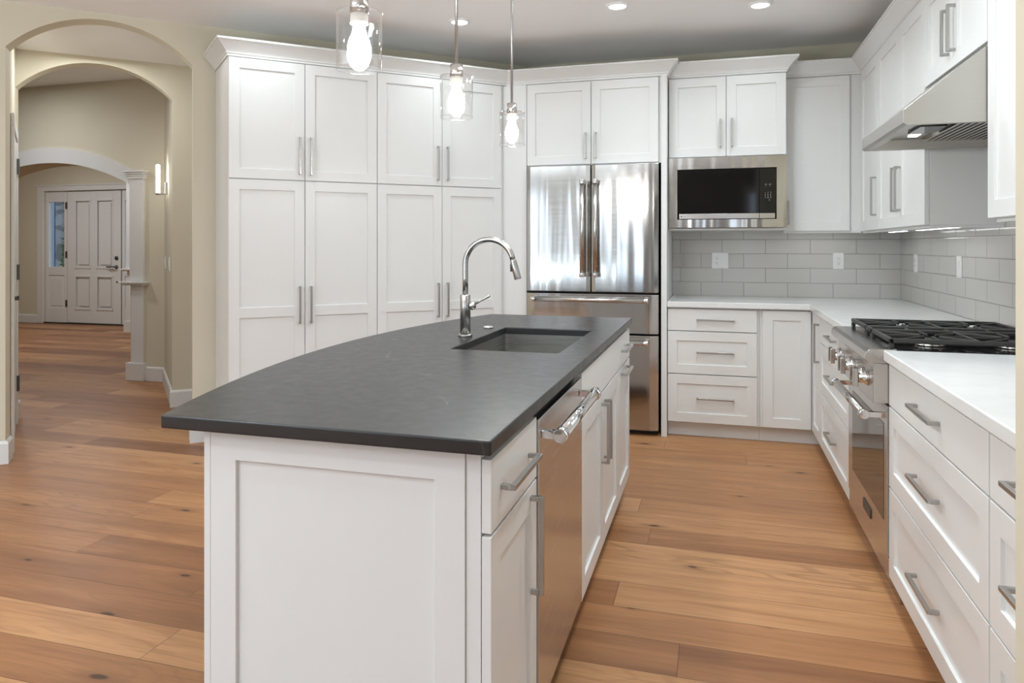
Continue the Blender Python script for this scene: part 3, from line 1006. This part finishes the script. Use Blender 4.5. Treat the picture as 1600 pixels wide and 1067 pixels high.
# ---- white quartz worktops
def slab(name, pts, z0, z1, mat, label, cat, hole=None, group=None, bevel=0.004):
    mb = MB()
    bm = mb.bm
    loops = [pts] + ([hole] if hole else [])
    edges = []
    for lp in loops:
        vs = [bm.verts.new((p[0], p[1], z0)) for p in lp]
        edges += [bm.edges.new((vs[i], vs[(i + 1) % len(vs)])) for i in range(len(vs))]
    if hole:
        bmesh.ops.triangle_fill(bm, use_beauty=True, use_dissolve=False, edges=edges)
    else:
        bm.faces.new(bm.verts[:])
    r = bmesh.ops.extrude_face_region(bm, geom=bm.faces[:])
    for v in r['geom']:
        if isinstance(v, bmesh.types.BMVert):
            v.co.z = z1
    o = mb.build(name, mat, None, bevel, 3)
    return tag(o, label, cat, group)
slab('worktop', [(-0.3095, 4.872), (0.582, 4.872), (0.582, 3.592), (1.2545, 3.592), (1.2545, 5.521), (-0.3095, 5.521)], 0.877, 0.915, 'quartz',
     'white quartz L-shaped worktop running round the corner behind the range', 'worktop', group='white worktops')
slab('worktop', [(0.582, 1.3125), (1.2545, 1.3125), (1.2545, 2.812), (0.582, 2.812)], 0.877, 0.915, 'quartz',
     'white quartz worktop in front of the range, ending at the wall edge', 'worktop', group='white worktops')

# ================================================================== island
IX = -0.425
def isl(y0, label):
    return thing('island_cabinet', label, 'cabinet', (IX, y0, 0), PI / 2, 'island cabinets')
Y0, Y1, Y2, Y3, Y4 = 1.333, 1.706, 2.322, 3.242, 3.686
t = isl(Y0, 'white island cabinet with one drawer, one door and a panelled end')
W = Y1 - Y0
MB().box(0.018, W - 0.001, 0.0215, 0.655, 0.1, 0.8835).build('body', 'white', t, 0.001, 1)
MB().box(0.018, W - 0.001, 0.075, 0.09, 0.0, 0.0995).build('toe_kick', 'white', t)
front(t, 'drawer', 0.0, W - 0.004, 0.719, 0.866, hh=(0.180, 0.793, 0.235), slab=True)
front(t, 'door', 0.0, W - 0.004, 0.106, 0.712, hv=(W - 0.062, 0.573, 0.235))
# end panel, facing the camera: panel frame is built in x and turned to face -y
ep = MB().panel(-1.080, -0.479, 0.0, 0.8835, t=0.02, w=0.066, rec=0.009)
for v in ep.bm.verts:
    v.co = Vector((v.co.y - 0.004, -(v.co.x - IX), v.co.z))     # world (x, y) -> local (u=+y, v=-x)
ep.build('end_panel', 'white', t, 0.0014)
MB().box(0.001, 0.018, 0.022, 0.0535, 0.0, 0.8835).build('corner_post', 'white', t, 0.001)
MB().box(-0.004, 0.37, 0.6555, 0.672, 0.0, 0.8835).build('back_panel', 'white', t, 0.001)
t = isl(Y2, 'white island sink cabinet with a pair of doors under a blank front')
W = Y3 - Y2
MB().box(0.001, W - 0.0005, 0.0215, 0.06, 0.1, 0.8835).box(0.001, 0.02, 0.06, 0.655, 0.1, 0.8835).box(W - 0.02, W - 0.0005, 0.06, 0.655, 0.1, 0.8835).box(0.02, W - 0.02, 0.06, 0.655, 0.1, 0.118).build('body', 'white', t, 0.001, 1)
MB().box(0.001, W, 0.075, 0.09, 0.0, 0.0995).build('toe_kick', 'white', t)
MB().box(0.001, W, 0.6555, 0.672, 0.0, 0.8835).build('back_panel', 'white', t, 0.001)
front(t, 'blank_front', 0.003, W - 0.003, 0.719, 0.866, slab=True)
front(t, 'door', 0.003, W / 2 - 0.0017, 0.106, 0.712, hv=(W / 2 - 0.036, 0.560, 0.235))
front(t, 'door', W / 2 + 0.0017, W - 0.003, 0.106, 0.712, hv=(W / 2 + 0.036, 0.560, 0.235))
t = isl(Y3, 'white island pull-out cabinet at the refrigerator end with horizontal pulls')
W = Y4 - Y3
MB().box(0.0005, W - 0.001, 0.0215, 0.655, 0.1, 0.8835).build('body', 'white', t, 0.001, 1)
MB().box(0.001, W - 0.001, 0.075, 0.09, 0.0, 0.0995).build('toe_kick', 'white', t)
MB().box(0.001, W, 0.6555, 0.672, 0.0, 0.8835).build('back_panel', 'white', t, 0.001)
front(t, 'drawer', 0.003, W - 0.002, 0.719, 0.866, hh=(W / 2, 0.793, 0.235), slab=True)
front(t, 'door', 0.003, W - 0.002, 0.106, 0.712, hh=(W / 2, 0.683, 0.235))

# island top with a bowed seating side and a sink cut-out
pts = [(-0.413, 1.293), (-0.413, 3.712)]
NB = 40
for k in range(NB + 1):
    y = 3.712 - (3.712 - 1.293) * k / NB
    s_ = (y - 2.5025) / 1.2095
    pts.append((-1.182 - 0.203 * (1 - s_ * s_), y))
def rrect(x0, x1, y0, y1, r, n=4):
    o = []
    for (cx, cy, a0) in ((x1 - r, y0 + r, -90), (x1 - r, y1 - r, 0), (x0 + r, y1 - r, 90), (x0 + r, y0 + r, 180)):
        for k in range(n + 1):
            a = R(a0 + 90 * k / n)
            o.append((cx + r * math.cos(a), cy + r * math.sin(a)))
    return o
SX0, SX1, SY0, SY1 = -0.927, -0.524, 2.412, 3.124
slab('island_worktop', pts, 0.885, 0.915, 'stone', 'charcoal stone island worktop with a bowed edge and sink cut-out', 'worktop',
     hole=rrect(SX0, SX1, SY0, SY1, 0.012)[::-1])

# sink basin
t = thing('kitchen_sink', 'undermount stainless steel sink set into the dark island worktop', 'sink', ((SX0 + SX1) / 2, (SY0 + SY1) / 2, 0.665))
mb = MB()
hx, hy = (SX1 - SX0) / 2 + 0.006, (SY1 - SY0) / 2 + 0.006
def ring(x, y, r, z, n=5):
    return [mb.bm.verts.new((p[0], p[1], z)) for p in rrect(-x, x, -y, y, r, n)]
rs = [ring(hx + 0.02, hy + 0.02, 0.02, 0.2185), ring(hx, hy, 0.016, 0.2185), ring(hx, hy, 0.018, 0.03), ring(hx - 0.012, hy - 0.012, 0.018, 0.008), ring(hx - 0.03, hy - 0.03, 0.02, 0.002)]
for a, b in zip(rs, rs[1:]):
    for k in range(len(a)):
        f = mb.bm.faces.new((a[k], a[(k + 1) % len(a)], b[(k + 1) % len(a)], b[k]))
mb.bm.faces.new(rs[-1])
o = mb.build('basin', 'sink', t)
s_ = o.modifiers.new('wall', 'SOLIDIFY'); s_.thickness = 0.0015; s_.offset = 1
MB().lathe([(0.045, 0.0), (0.045, 0.003), (0.03, 0.004), (0.028, 0.001)], (-0.05, 0.0, 0.004), 'z', 24).build('drain', 'chrome', t)

# faucet
FX, FY = -0.990, 2.752
t = thing('kitchen_faucet', 'brushed nickel pull-down gooseneck faucet behind the island sink', 'faucet', (FX, FY, 0.9155))
M['faucet'] = steel('faucet_steel', (0.50, 0.49, 0.47), 0.22, horiz=False)
MB().lathe([(0.0295, 0), (0.0295, 0.009), (0.0245, 0.012)], n=32).build('base_flange', 'faucet', t, 0.0008)
MB().lathe([(0.0215, 0.012), (0.0215, 0.171), (0.020, 0.173), (0.0125, 0.175)], n=32).build('body', 'faucet', t)
path = [(0, 0, 0.172), (0, 0, 0.24), (0, 0, 0.298)]
rad = 0.103
for k in range(1, 25):
    a = PI - k / 24 * R(168)
    path.append((rad + rad * math.cos(a), 0, 0.298 + rad * math.sin(a)))
e_ = Vector(path[-1])
tdir = (Vector(path[-1]) - Vector(path[-2])).normalized()
MB().tube(path, 0.0118, 18).build('spout', 'faucet', t)
h0 = e_ + tdir * 0.0008
hd_ = MB().tube([h0, h0 + tdir * 0.004, h0 + tdir * 0.01, h0 + tdir * 0.078, h0 + tdir * 0.082], [0.0118, 0.0132, 0.0136, 0.0150, 0.0140], 18).build('spray_head', 'faucet', t)
bq = h0 + tdir * 0.032
MB().box(bq.x - 0.0185, bq.x - 0.0125, -0.006, 0.006, bq.z - 0.018, bq.z + 0.014).build('spray_button', 'slot', hd_, 0.001)
MB().lathe([(0.0165, 0.0205), (0.0175, 0.028), (0.0165, 0.036), (0.010, 0.044), (0.0, 0.046)], (0, 0, 0.128), 'x', 20).build('lever_hub', 'faucet', t)
MB().tube([(0.036, 0, 0.134), (0.062, 0, 0.147), (0.105, 0, 0.170)], [0.006, 0.0055, 0.005], 12).build('lever', 'faucet', t)
t = MB().lathe([(0.022, 0), (0.0235, 0.003), (0.0225, 0.006), (0.016, 0.0095), (0.0, 0.0105)], (-0.993, 3.07, 0.9155), n=28).build('disposal_button', 'chrome')
tag(t, 'round chrome disposal button set in the island worktop beyond the faucet', 'button')

# ================================================================== dishwasher
def pro_handle(parent, p, q, v_face, r=0.0155, name='door_handle', body='steel', post_in=0.02):
    """tubular appliance handle p->q (local), chrome end posts back to v_face along +v(y)"""
    p, q = Vector(p), Vector(q)
    d = (q - p).normalized()
    o = MB().tube([p + d * 0.012, q - d * 0.012], r, 20).build(name, body, parent)
    for c, s in ((p, 1), (q, -1)):
        m = MB()
        m.tube([c, c + d * s * 0.002, c + d * s * 0.028, c + d * s * 0.030], [r * 1.12, r * 1.2, r * 1.2, r * 1.1], 20)
        a = c + d * s * 0.016
        hw = r * 0.62
        if abs(d.z) > 0.5:
            m.box(a.x - hw, a.x + hw, a.y, v_face - 0.0004, a.z - 0.011, a.z + 0.011)
        else:
            m.box(a.x - 0.011, a.x + 0.011, a.y, v_face - 0.0004, a.z - hw, a.z + hw)
        m.build('handle_post', 'chrome', o, 0.0015)
    return o
t = thing('dishwasher', 'stainless steel dishwasher with a tubular handle built into the island', 'dishwasher', (IX, 1.708, 0), PI / 2)
W = 0.612
MB().box(0.004, W - 0.004, 0.03, 0.60, 0.1, 0.872).build('tub', 'gasket', t)
MB().box(0.010, W - 0.006, -0.002, 0.029, 0.118, 0.856).build('door', 'mirror', t, 0.002)
MB().box(0.004, W - 0.004, 0.07, 0.085, 0.0, 0.0995).build('toe_kick', 'gasket', t)
pro_handle(t, (0.030, -0.052, 0.812), (0.580, -0.052, 0.812), -0.002, r=0.0165, body='chrome')

# ================================================================== refrigerator
t = thing('refrigerator', 'stainless steel french door refrigerator with two freezer drawers', 'refrigerator', (-0.8245, 4.845, 0))
hwid = 0.459
MB().box(-hwid + 0.008, hwid - 0.008, 0.065, 0.665, 0.03, 1.835).build('case', 'gasket', t, 0.003)
def fr_panel(name, u0, u1, z0, z1, crown_=0.0025):
    """gently bowed steel door front"""
    mb = MB()
    n = 16
    fr, bk = [], []
    for k in range(n + 1):
        s = k / n
        u = u0 + (u1 - u0) * s
        e = min(s, 1 - s) * (u1 - u0)
        v = 0.0 - crown_ * math.sin(PI * s) + (0.012 * (1 - min(1.0, e / 0.012)) ** 2)
        fr.append((u, v))
    pts = fr + [(u1, 0.062), (u0, 0.062)]
    mb.prism(pts, z0, z1)
    return mb.build(name, 'fridge', t, 0.003, 2, angle=50)
dl = fr_panel('door', -hwid, -0.004, 0.972, 1.849)
dr = fr_panel('door', 0.004, hwid, 0.972, 1.849)
f1 = fr_panel('freezer_drawer', -hwid, hwid, 0.692, 0.958, 0.003)
f2 = fr_panel('freezer_drawer', -hwid, hwid, 0.04, 0.680, 0.003)
pro_handle(dl, (-0.050, -0.058, 1.075), (-0.050, -0.058, 1.745), -0.003, r=0.0165)
pro_handle(dr, (0.040, -0.058, 1.075), (0.040, -0.058, 1.745), -0.003, r=0.0165)
pro_handle(f1, (-0.412, -0.058, 0.920), (0.396, -0.058, 0.920), -0.001, r=0.0155)
pro_handle(f2, (-0.412, -0.058, 0.636), (0.396, -0.058, 0.636), -0.001, r=0.0155)
MB().box(-hwid + 0.02, hwid - 0.02, 0.08, 0.12, 0.0, 0.029).build('foot_grille', 'gasket', t)

# ================================================================== microwave
t = thing('microwave', 'built-in stainless microwave with dark glass door in a wide trim frame', 'microwave', (-0.307, YM, 1.4135))
W, H = 0.762, 0.478
wx0, wx1, wz0, wz1 = 0.059, 0.700, 0.055, 0.398
f = MB()
f.box(0.001, W - 0.001, -0.020, 0.002, 0.0, wz0).box(0.001, W - 0.001, -0.020, 0.002, wz1, H)
f.box(0.001, wx0, -0.020, 0.002, wz0, wz1).box(wx1, W - 0.001, -0.020, 0.002, wz0, wz1)
bmesh.ops.remove_doubles(f.bm, verts=f.bm.verts[:], dist=1e-6)
f.build('trim_frame', 'fridge', t, 0.0008)
MB().box(wx0 + 0.004, wx1 - 0.004, 0.02, 0.45, wz0 + 0.003, wz1 - 0.004).build('case', 'gasket', t)
dx = 0.592
d = MB().box(wx0 + 0.003, dx, -0.012, 0.018, wz0 + 0.040, wz1 - 0.003).build('door', 'black', t, 0.003)
MB().box(wx0 + 0.012, dx - 0.001, -0.014, 0.016, wz0 + 0.005, wz0 + 0.039).build('door_rail', 'steel', d, 0.001)
cp = MB().box(dx + 0.002, wx1 - 0.003, -0.012, 0.018, wz0 + 0.040, wz1 - 0.003).build('control_panel', 'black', t, 0.003)
MB().box(dx + 0.002, wx1 - 0.010, -0.014, 0.016, wz0 + 0.005, wz0 + 0.039).build('door_release', 'steel', t, 0.001)
def text_mesh(name, body, size, mat, parent, loc, rot=(R(90), 0, 0), align='CENTER'):
    cu = bpy.data.curves.new(name, 'FONT')
    cu.body = body
    cu.size = size
    cu.align_x = align
    cu.align_y = 'CENTER'
    cu.extrude = 0.0002
    tmp = bpy.data.objects.new(name + '_curve', cu)
    COL.objects.link(tmp)
    bpy.context.view_layer.update()
    me = bpy.data.meshes.new_from_object(tmp.evaluated_get(bpy.context.evaluated_depsgraph_get()))
    bpy.data.objects.remove(tmp)
    bpy.data.curves.remove(cu)
    me.name = name
    me.materials.clear()
    me.materials.append(M[mat])
    o = bpy.data.objects.new(name, me)
    COL.objects.link(o)
    o.parent = parent
    o.location = loc
    o.rotation_euler = rot
    return o
M['legend'] = plain('printed_legend', (0.30, 0.29, 0.27), 0.5, noise=0.05)
M['logo'] = plain('printed_logo', (0.16, 0.16, 0.16), 0.5, noise=0.05)
kx = (dx + wx1) / 2
text_mesh('keypad', '1  2  3\n4  5  6\n7  8  9\n    0', 0.016, 'legend', cp, (kx, -0.0126, wz0 + 0.150))
text_mesh('keypad_legend', '00   00\n--    --', 0.014, 'legend', cp, (kx, -0.0126, wz0 + 0.222))
text_mesh('logo', 'LG', 0.012, 'logo', d, (wx0 + 0.045, -0.0146, wz0 + 0.022))
MB().lathe([(0.0055, 0.0), (0.0055, -0.0004)], (wx0 + 0.026, -0.0142, wz0 + 0.022), 'y', 20).build('logo_disc', 'logo', d)

# ================================================================== range hood
HY0, HY1 = 2.884, 3.646
HYC = (HY0 + HY1) / 2
t = thing('range_hood', 'stainless steel under-cabinet range hood with a sloping front', 'range hood', (0.663, HYC, 1.732))
mb = MB()
hl = (HY1 - HY0) / 2
prof = [(0.0, 0.008), (0.0, 0.056), (0.262, 0.268), (0.598, 0.268), (0.598, 0.0), (0.012, 0.0)]
bm = mb.bm
sides = [[bm.verts.new((p[0], y, p[1])) for p in prof] for y in (-hl, hl)]
bm.faces.new(sides[0]); bm.faces.new(sides[1][::-1])
for k in range(len(prof)):
    k2 = (k + 1) % len(prof)
    if k == 4:
        continue
    bm.faces.new((sides[0][k], sides[1][k], sides[1][k2], sides[0][k2]))
# open underside with a rim and a raised deck
x0, x1 = 0.012, 0.598
a = [sides[0][5], sides[0][4], sides[1][4], sides[1][5]]
def rr(x0, x1, y, z):
    return [bm.verts.new(p) for p in ((x0, -y, z), (x1, -y, z), (x1, y, z), (x0, y, z))]
b1 = rr(x0 + 0.03, x1 - 0.012, hl - 0.018, 0.0)
b2 = rr(x0 + 0.10, x1 - 0.02, hl - 0.03, 0.045)
for p, q in ((a, b1), (b1, b2)):
    for k in range(4):
        bm.faces.new((p[k], p[(k + 1) % 4], q[(k + 1) % 4], q[k]))
bm.faces.new(b2)
mb.build('canopy', 'hood', t, 0.0012, 2)
bf = MB()
for k in range(14):
    x = 0.235 + k * 0.024
    bf.box(x, x + 0.014, -hl + 0.05, hl - 0.05, 0.028, 0.043)
bf.build('baffle_filter', 'steel', t)
MB().box(0.128, 0.222, -0.10, 0.10, 0.033, 0.044).build('control_panel', 'black', t, 0.001)
for yy in (-0.2, 0.2):
    MB().box(0.158, 0.196, yy - 0.035, yy + 0.035, 0.038, 0.0445).build('hood_light', 'hoodlamp', t, 0.002)

# ================================================================== range
RY0, RY1 = 2.818, 3.588
RYC = (RY0 + RY1) / 2
t = thing('range', 'stainless steel gas range with six knobs and black grates', 'range', (0.595, RY1, 0), -PI / 2)
W = RY1 - RY0     # local u: from far end towards the camera, v: into the wall (+x)
V = lambda x: x - 0.595
MB().box(0.001, W - 0.001, V(0.628), V(1.248), 0.09, 0.905).build('body', 'steel', t, 0.001)
ct = MB().box(0.001, W - 0.001, V(0.6285), V(1.248), 0.9055, 0.917).build('cooktop', 'black', t, 0.001)
fr = MB().prism([(V(0.6275), 0.0), (V(0.535), 0.0), (V(0.524), 0.012), (V(0.522), 0.022), (V(0.526), 0.040), (V(0.54), 0.050), (V(0.6275), 0.0515)], 0.001, W - 0.001,
                Matrix(((0, 0, 1, 0), (1, 0, 0, 0), (0, 1, 0, 0.866), (0, 0, 0, 1))))
fr.build('front_rail', 'steel', t, 0.001, 2, angle=40)
MB().box(0.001, W - 0.001, V(0.55), V(0.627), 0.722, 0.8655).build('control_panel', 'steel', t, 0.002)
MB().box(0.003, W - 0.003, V(1.20), V(1.248), 0.9175, 0.945).build('back_rail', 'steel', t, 0.002)
od = MB().box(0.004, W - 0.004, V(0.596), V(0.627), 0.170, 0.712).build('oven_door', 'mirror', t, 0.002)
MB().box(0.105, W - 0.055, V(0.5945), V(0.5958), 0.285, 0.640).build('oven_window', 'ovenglass', od, 0.0003)
MB().box(0.001, W - 0.001, V(0.600), V(0.627), 0.092, 0.166).build('lower_panel', 'mirror', t, 0.002)
MB().box(0.01, W - 0.01, V(0.64), V(0.66), 0.0, 0.0895).build('toe_kick', 'steel', t)
MB().box(RY1 - 3.235, RY1 - 3.09, V(0.592), V(0.5955), 0.205, 0.245).build('badge_plate', 'hinge', od, 0.001)
oh = pro_handle(od, (0.055, V(0.53), 0.668), (W - 0.045, V(0.53), 0.668), V(0.596), r=0.0155)
KY = [3.522, 3.452, 3.262, 3.190, 2.994, 2.918]
for ky in KY:
    u = RY1 - ky
    kb = MB()
    kb.lathe([(0.026, V(0.5495)), (0.026, V(0.540)), (0.021, V(0.538)), (0.019, V(0.520)), (0.017, V(0.518))], (u, 0, 0.795), 'y', 28)
    ko = kb.build('knob', 'chrome', t)
    MB().box(u - 0.011, u + 0.011, V(0.500), V(0.5175), 0.795 - 0.033, 0.795 + 0.033).build('knob_grip', 'steel', ko, 0.0025)
    MB().lathe([(0.029, V(0.5496)), (0.029, V(0.547)), (0.0265, V(0.5465))], (u, 0, 0.795), 'y', 28).build('knob_bezel', 'steel', ko)
# burners and grates
BUR = [(RY1 - 3.42, V(0.775)), (RY1 - 3.42, V(1.045)), (RY1 - 2.985, V(0.775)), (RY1 - 2.985, V(1.045))]
for (bu, bv) in BUR:
    bo = MB().lathe([(0.052, 0.9172), (0.052, 0.923), (0.040, 0.925), (0.036, 0.934)], (bu, bv, 0), 'z', 28).build('burner', 'steel', t)
    MB().lathe([(0.034, 0.9345), (0.036, 0.938), (0.030, 0.942), (0.0, 0.943)], (bu, bv, 0), 'z', 24).build('burner_cap', 'iron', bo)
def grate(u0, u1, v0, v1, burners):
    g = MB()
    zt, th, wd = 0.9555, 0.017, 0.017
    z = zt - th / 2
    a = wd / 2
    # outer frame with rounded front corners
    fr_ = [(u0 + a, v0 + a, z), (u1 - a, v0 + a, z), (u1 - a, v1 - a, z), (u0 + a, v1 - a, z)]
    for p, q in zip(fr_, fr_[1:] + fr_[:1]):
        p_, q_ = Vector(p), Vector(q)
        d = (q_ - p_).normalized() * a
        g.bar(p_ - d, q_ + d, wd, th)
    for (cu, cv) in ((u0 + a, v0 + a), (u1 - a, v0 + a), (u0 + a, v1 - a), (u1 - a, v1 - a)):
        g.box(cu - a, cu + a, cv - a, cv + a, 0.9174, zt - th)
    if burners:
        vm = (v0 + v1) / 2
        g.bar((u0 + a, vm, z), (u1 - a, vm, z), 0.013, th * 0.9)
        for (bu, bv) in burners:
            lo, hi = (v0, vm) if bv < vm else (vm, v1)
            for k in range(8):
                an = k * PI / 4
                dx_, dy_ = math.cos(an), math.sin(an)
                # run from the ring edge out to the frame
                lim = 9
                if dx_ > 1e-6: lim = min(lim, (u1 - a - bu) / dx_)
                if dx_ < -1e-6: lim = min(lim, (u0 + a - bu) / dx_)
                if dy_ > 1e-6: lim = min(lim, (hi - bv) / dy_)
                if dy_ < -1e-6: lim = min(lim, (lo - bv) / dy_)
                g.bar((bu + dx_ * 0.034, bv + dy_ * 0.034, z + 0.002), (bu + dx_ * lim, bv + dy_ * lim, z), 0.010, th * 0.8)
    else:
        n = 4
        for k in range(1, n):
            v = v0 + (v1 - v0) * k / n
            g.bar((u0 + a, v, z), (u1 - a, v, z), 0.010, th * 0.8)
    return g.build('grate', 'iron', t, 0.0045, 2)
grate(RY1 - 3.578, RY1 - 3.262, V(0.606), V(1.188), BUR[:2])
grate(RY1 - 3.258, RY1 - 3.150, V(0.606), V(1.188), [])
grate(RY1 - 3.146, RY1 - 2.830, V(0.606), V(1.188), BUR[2:])

# ================================================================== pendant lamps
def pendant(y, label, x=-0.84):
    zb = 1.724
    t = thing('pendant_lamp', label, 'pendant lamp', (x, y, zb), 0, 'glass pendant lamps above the island')
    r = 0.0555
    prof = [(r, 0.0), (r, 0.1365), (r - 0.002, 0.1385), (0.022, 0.139)]
    gs = MB().lathe(prof, n=40, cap=False)
    for zr in (0.0, 0.1375):
        gs.lathe([(r + 0.0016 * math.cos(k * PI / 3), zr + 0.0016 * math.sin(k * PI / 3)) for k in range(7)], n=40, cap=False)
    gs.build('glass_shade', 'shade', t)
    MB().lathe([(0.0225, 0.1355), (0.0225, 0.160), (0.0215, 0.162), (0.0215, 0.178), (0.006, 0.180)], n=28).build('cap', 'steel', t)
    MB().lathe([(0.0215, 0.135), (0.0215, 0.116), (0.0225, 0.114), (0.0225, 0.111), (0.014, 0.110)], n=28).build('socket', 'socket', t)
    MB().lathe([(0.0145, 0.1095), (0.0150, 0.098), (0.0185, 0.084), (0.0255, 0.068), (0.0285, 0.054), (0.0275, 0.041), (0.021, 0.028), (0.011, 0.0215), (0.0, 0.020)], n=28).build('bulb', 'bulb', t)
    MB().tube([(0, 0, 0.179), (0, 0, CEIL - zb - 0.022)], 0.0055, 12).build('stem', 'nickel', t)
    MB().lathe([(0.012, -0.03), (0.06, -0.022), (0.062, -0.001)], (0, 0, CEIL - zb), n=32).build('canopy', 'steel', t)
pendant(1.567, 'glass pendant lamp over the near end of the island, largest of three')
pendant(2.247, 'glass pendant lamp in the middle of the row of three over the island')
pendant(2.925, 'glass pendant lamp nearest the refrigerator, over the far island end')

# recessed ceiling lights
CL = ['recessed ceiling light behind the rod of the middle pendant lamp', 'recessed ceiling light above the refrigerator cabinet',
      'recessed ceiling light above the microwave cabinet', 'recessed ceiling light above the pantry at the top picture edge']
for (p, lb) in zip(CANS, CL):
    t = thing('ceiling_light', lb, 'ceiling light', (p[0], p[1], CEIL - 0.012), 0, 'recessed ceiling lights')
    MB().lathe([(0.052, 0.004), (0.056, 0.0), (0.068, 0.006), (0.070, 0.0115), (0.052, 0.0115), (0.052, 0.004)], n=36, cap=False).build('trim_ring', 'ceiling', t)
    MB().lathe([(0.0, 0.006), (0.0515, 0.006), (0.0515, 0.009)], n=36).build('diffuser', 'can', t)

# ================================================================== under-cabinet strip lights
def strip(loc, rz, L, label, power):
    t = thing('strip_light', label, 'strip light', loc, rz, 'strip lights under the wall cabinets')
    MB().box(-L / 2, L / 2, -0.016, 0.016, -0.0065, -0.0006).build('housing', 'plastic', t, 0.002)
    MB().box(-L / 2 + 0.01, L / 2 - 0.01, -0.011, 0.011, -0.0085, -0.0067).build('diffuser', 'strip', t)
strip((0.70, 5.40, 1.39), 0, 0.36, 'thin lit strip light under the corner wall cabinet beside the microwave', 4)
strip((1.10, 4.92, 1.385), PI / 2, 0.40, 'thin lit strip light under the narrow inner corner wall cabinet', 4)
strip((1.12, 4.15, 1.385), PI / 2, 0.80, 'thin lit strip light under the two door side wall cabinet', 4)
strip((1.12, 2.42, 1.385), PI / 2, 0.80, 'thin lit strip light under the wall cabinet at the wall edge', 4)

# ================================================================== outlets and switches
def outlet(loc, rz, label, kind, group):
    """kind: sequence of 'o' (duplex outlet) and 's' (rocker switch)"""
    t = thing('wall_outlet' if 'o' in kind else 'light_switch', label, 'outlet' if 'o' in kind else 'switch', loc, rz, group)
    n = len(kind)
    W = 0.073 + 0.046 * (n - 1)
    MB().box(-W / 2, W / 2, -0.0065, -0.0004, -0.0585, 0.0585).build('plate', 'plastic', t, 0.002)
    for i, c in enumerate(kind):
        u = (i - (n - 1) / 2) * 0.046
        if c == 'o':
            r_ = MB().box(u - 0.0165, u + 0.0165, -0.0085, -0.0066, -0.034, 0.034).build('receptacle', 'plastic', t, 0.001)
            sl = MB()
            for zz in (-0.017, 0.017):
                sl.box(u - 0.0075, u - 0.0055, -0.0092, -0.0086, zz - 0.001, zz + 0.007)
                sl.box(u + 0.0055, u + 0.0075, -0.0092, -0.0086, zz - 0.001, zz + 0.006)
                sl.lathe([(0.0026, -0.0086), (0.0026, -0.0092)], (u, 0, zz - 0.008), 'y', 10)
            sl.build('slots', 'slot', r_)
        else:
            MB().prism([(-0.0066, -0.033), (-0.0072, -0.033), (-0.0105, 0.033), (-0.0066, 0.033)], u - 0.0165, u + 0.0165,
                       Matrix(((0, 0, 1, 0), (1, 0, 0, 0), (0, 1, 0, 0), (0, 0, 0, 1)))).build('rocker', 'plastic', t, 0.0008)
ty = YB - 0.008
outlet((0.037, ty, 1.180), 0, 'white double plate with outlet and rocker switch under the microwave', 'os', 'backsplash outlets')
outlet((0.851, ty, 1.182), 0, 'white single outlet on the back tiles near the inner corner', 'o', 'backsplash outlets')
tx = XR - 0.008
outlet((tx, 5.13, 1.177), -PI / 2, 'white outlet on the side tiles close to the inner corner', 'o', 'backsplash outlets')
outlet((tx, 4.28, 1.177), -PI / 2, 'white rocker switch on the side tiles behind the range', 's', 'backsplash outlets')
# switches and sconce on the passage wall
pd = (pr1 - pr0).normalized()
rzp = math.atan2(-pd.y, -pd.x)                 # facing the passage (to the left of travel)
def on_passage(sv, z, out=0.0):
    p = pr0 + pd * sv
    n = Vector((-pd.y, pd.x))
    return (p.x + n.x * out, p.y + n.y * out, z)
outlet(on_passage(0.28, 1.135), rzp, 'white light switch on the passage wall, next to the hall arch', 's', 'passage light switches')
outlet(on_passage(0.86, 1.135), rzp, 'white light switch on the passage wall, deeper in below the sconce', 's', 'passage light switches')
t = thing('wall_sconce', 'lit tubular wall sconce with a brushed plate beyond the hall arch', 'wall sconce', on_passage(0.62, 1.795), rzp)
MB().box(-0.04, 0.04, -0.022, -0.0005, -0.045, 0.06).build('back_plate', 'nickel', t, 0.002)
MB().box(-0.012, 0.012, -0.085, -0.022, -0.052, -0.036).build('arm', 'nickel', t, 0.002)
MB().lathe([(0.019, -0.052), (0.019, -0.034)], (0, -0.075, 0), 'z', 24).build('tube_base', 'nickel', t)
MB().lathe([(0.017, -0.0335), (0.017, 0.205), (0.012, 0.213), (0.0, 0.215)], (0, -0.075, 0), 'z', 24).build('tube_shade', 'tube', t)
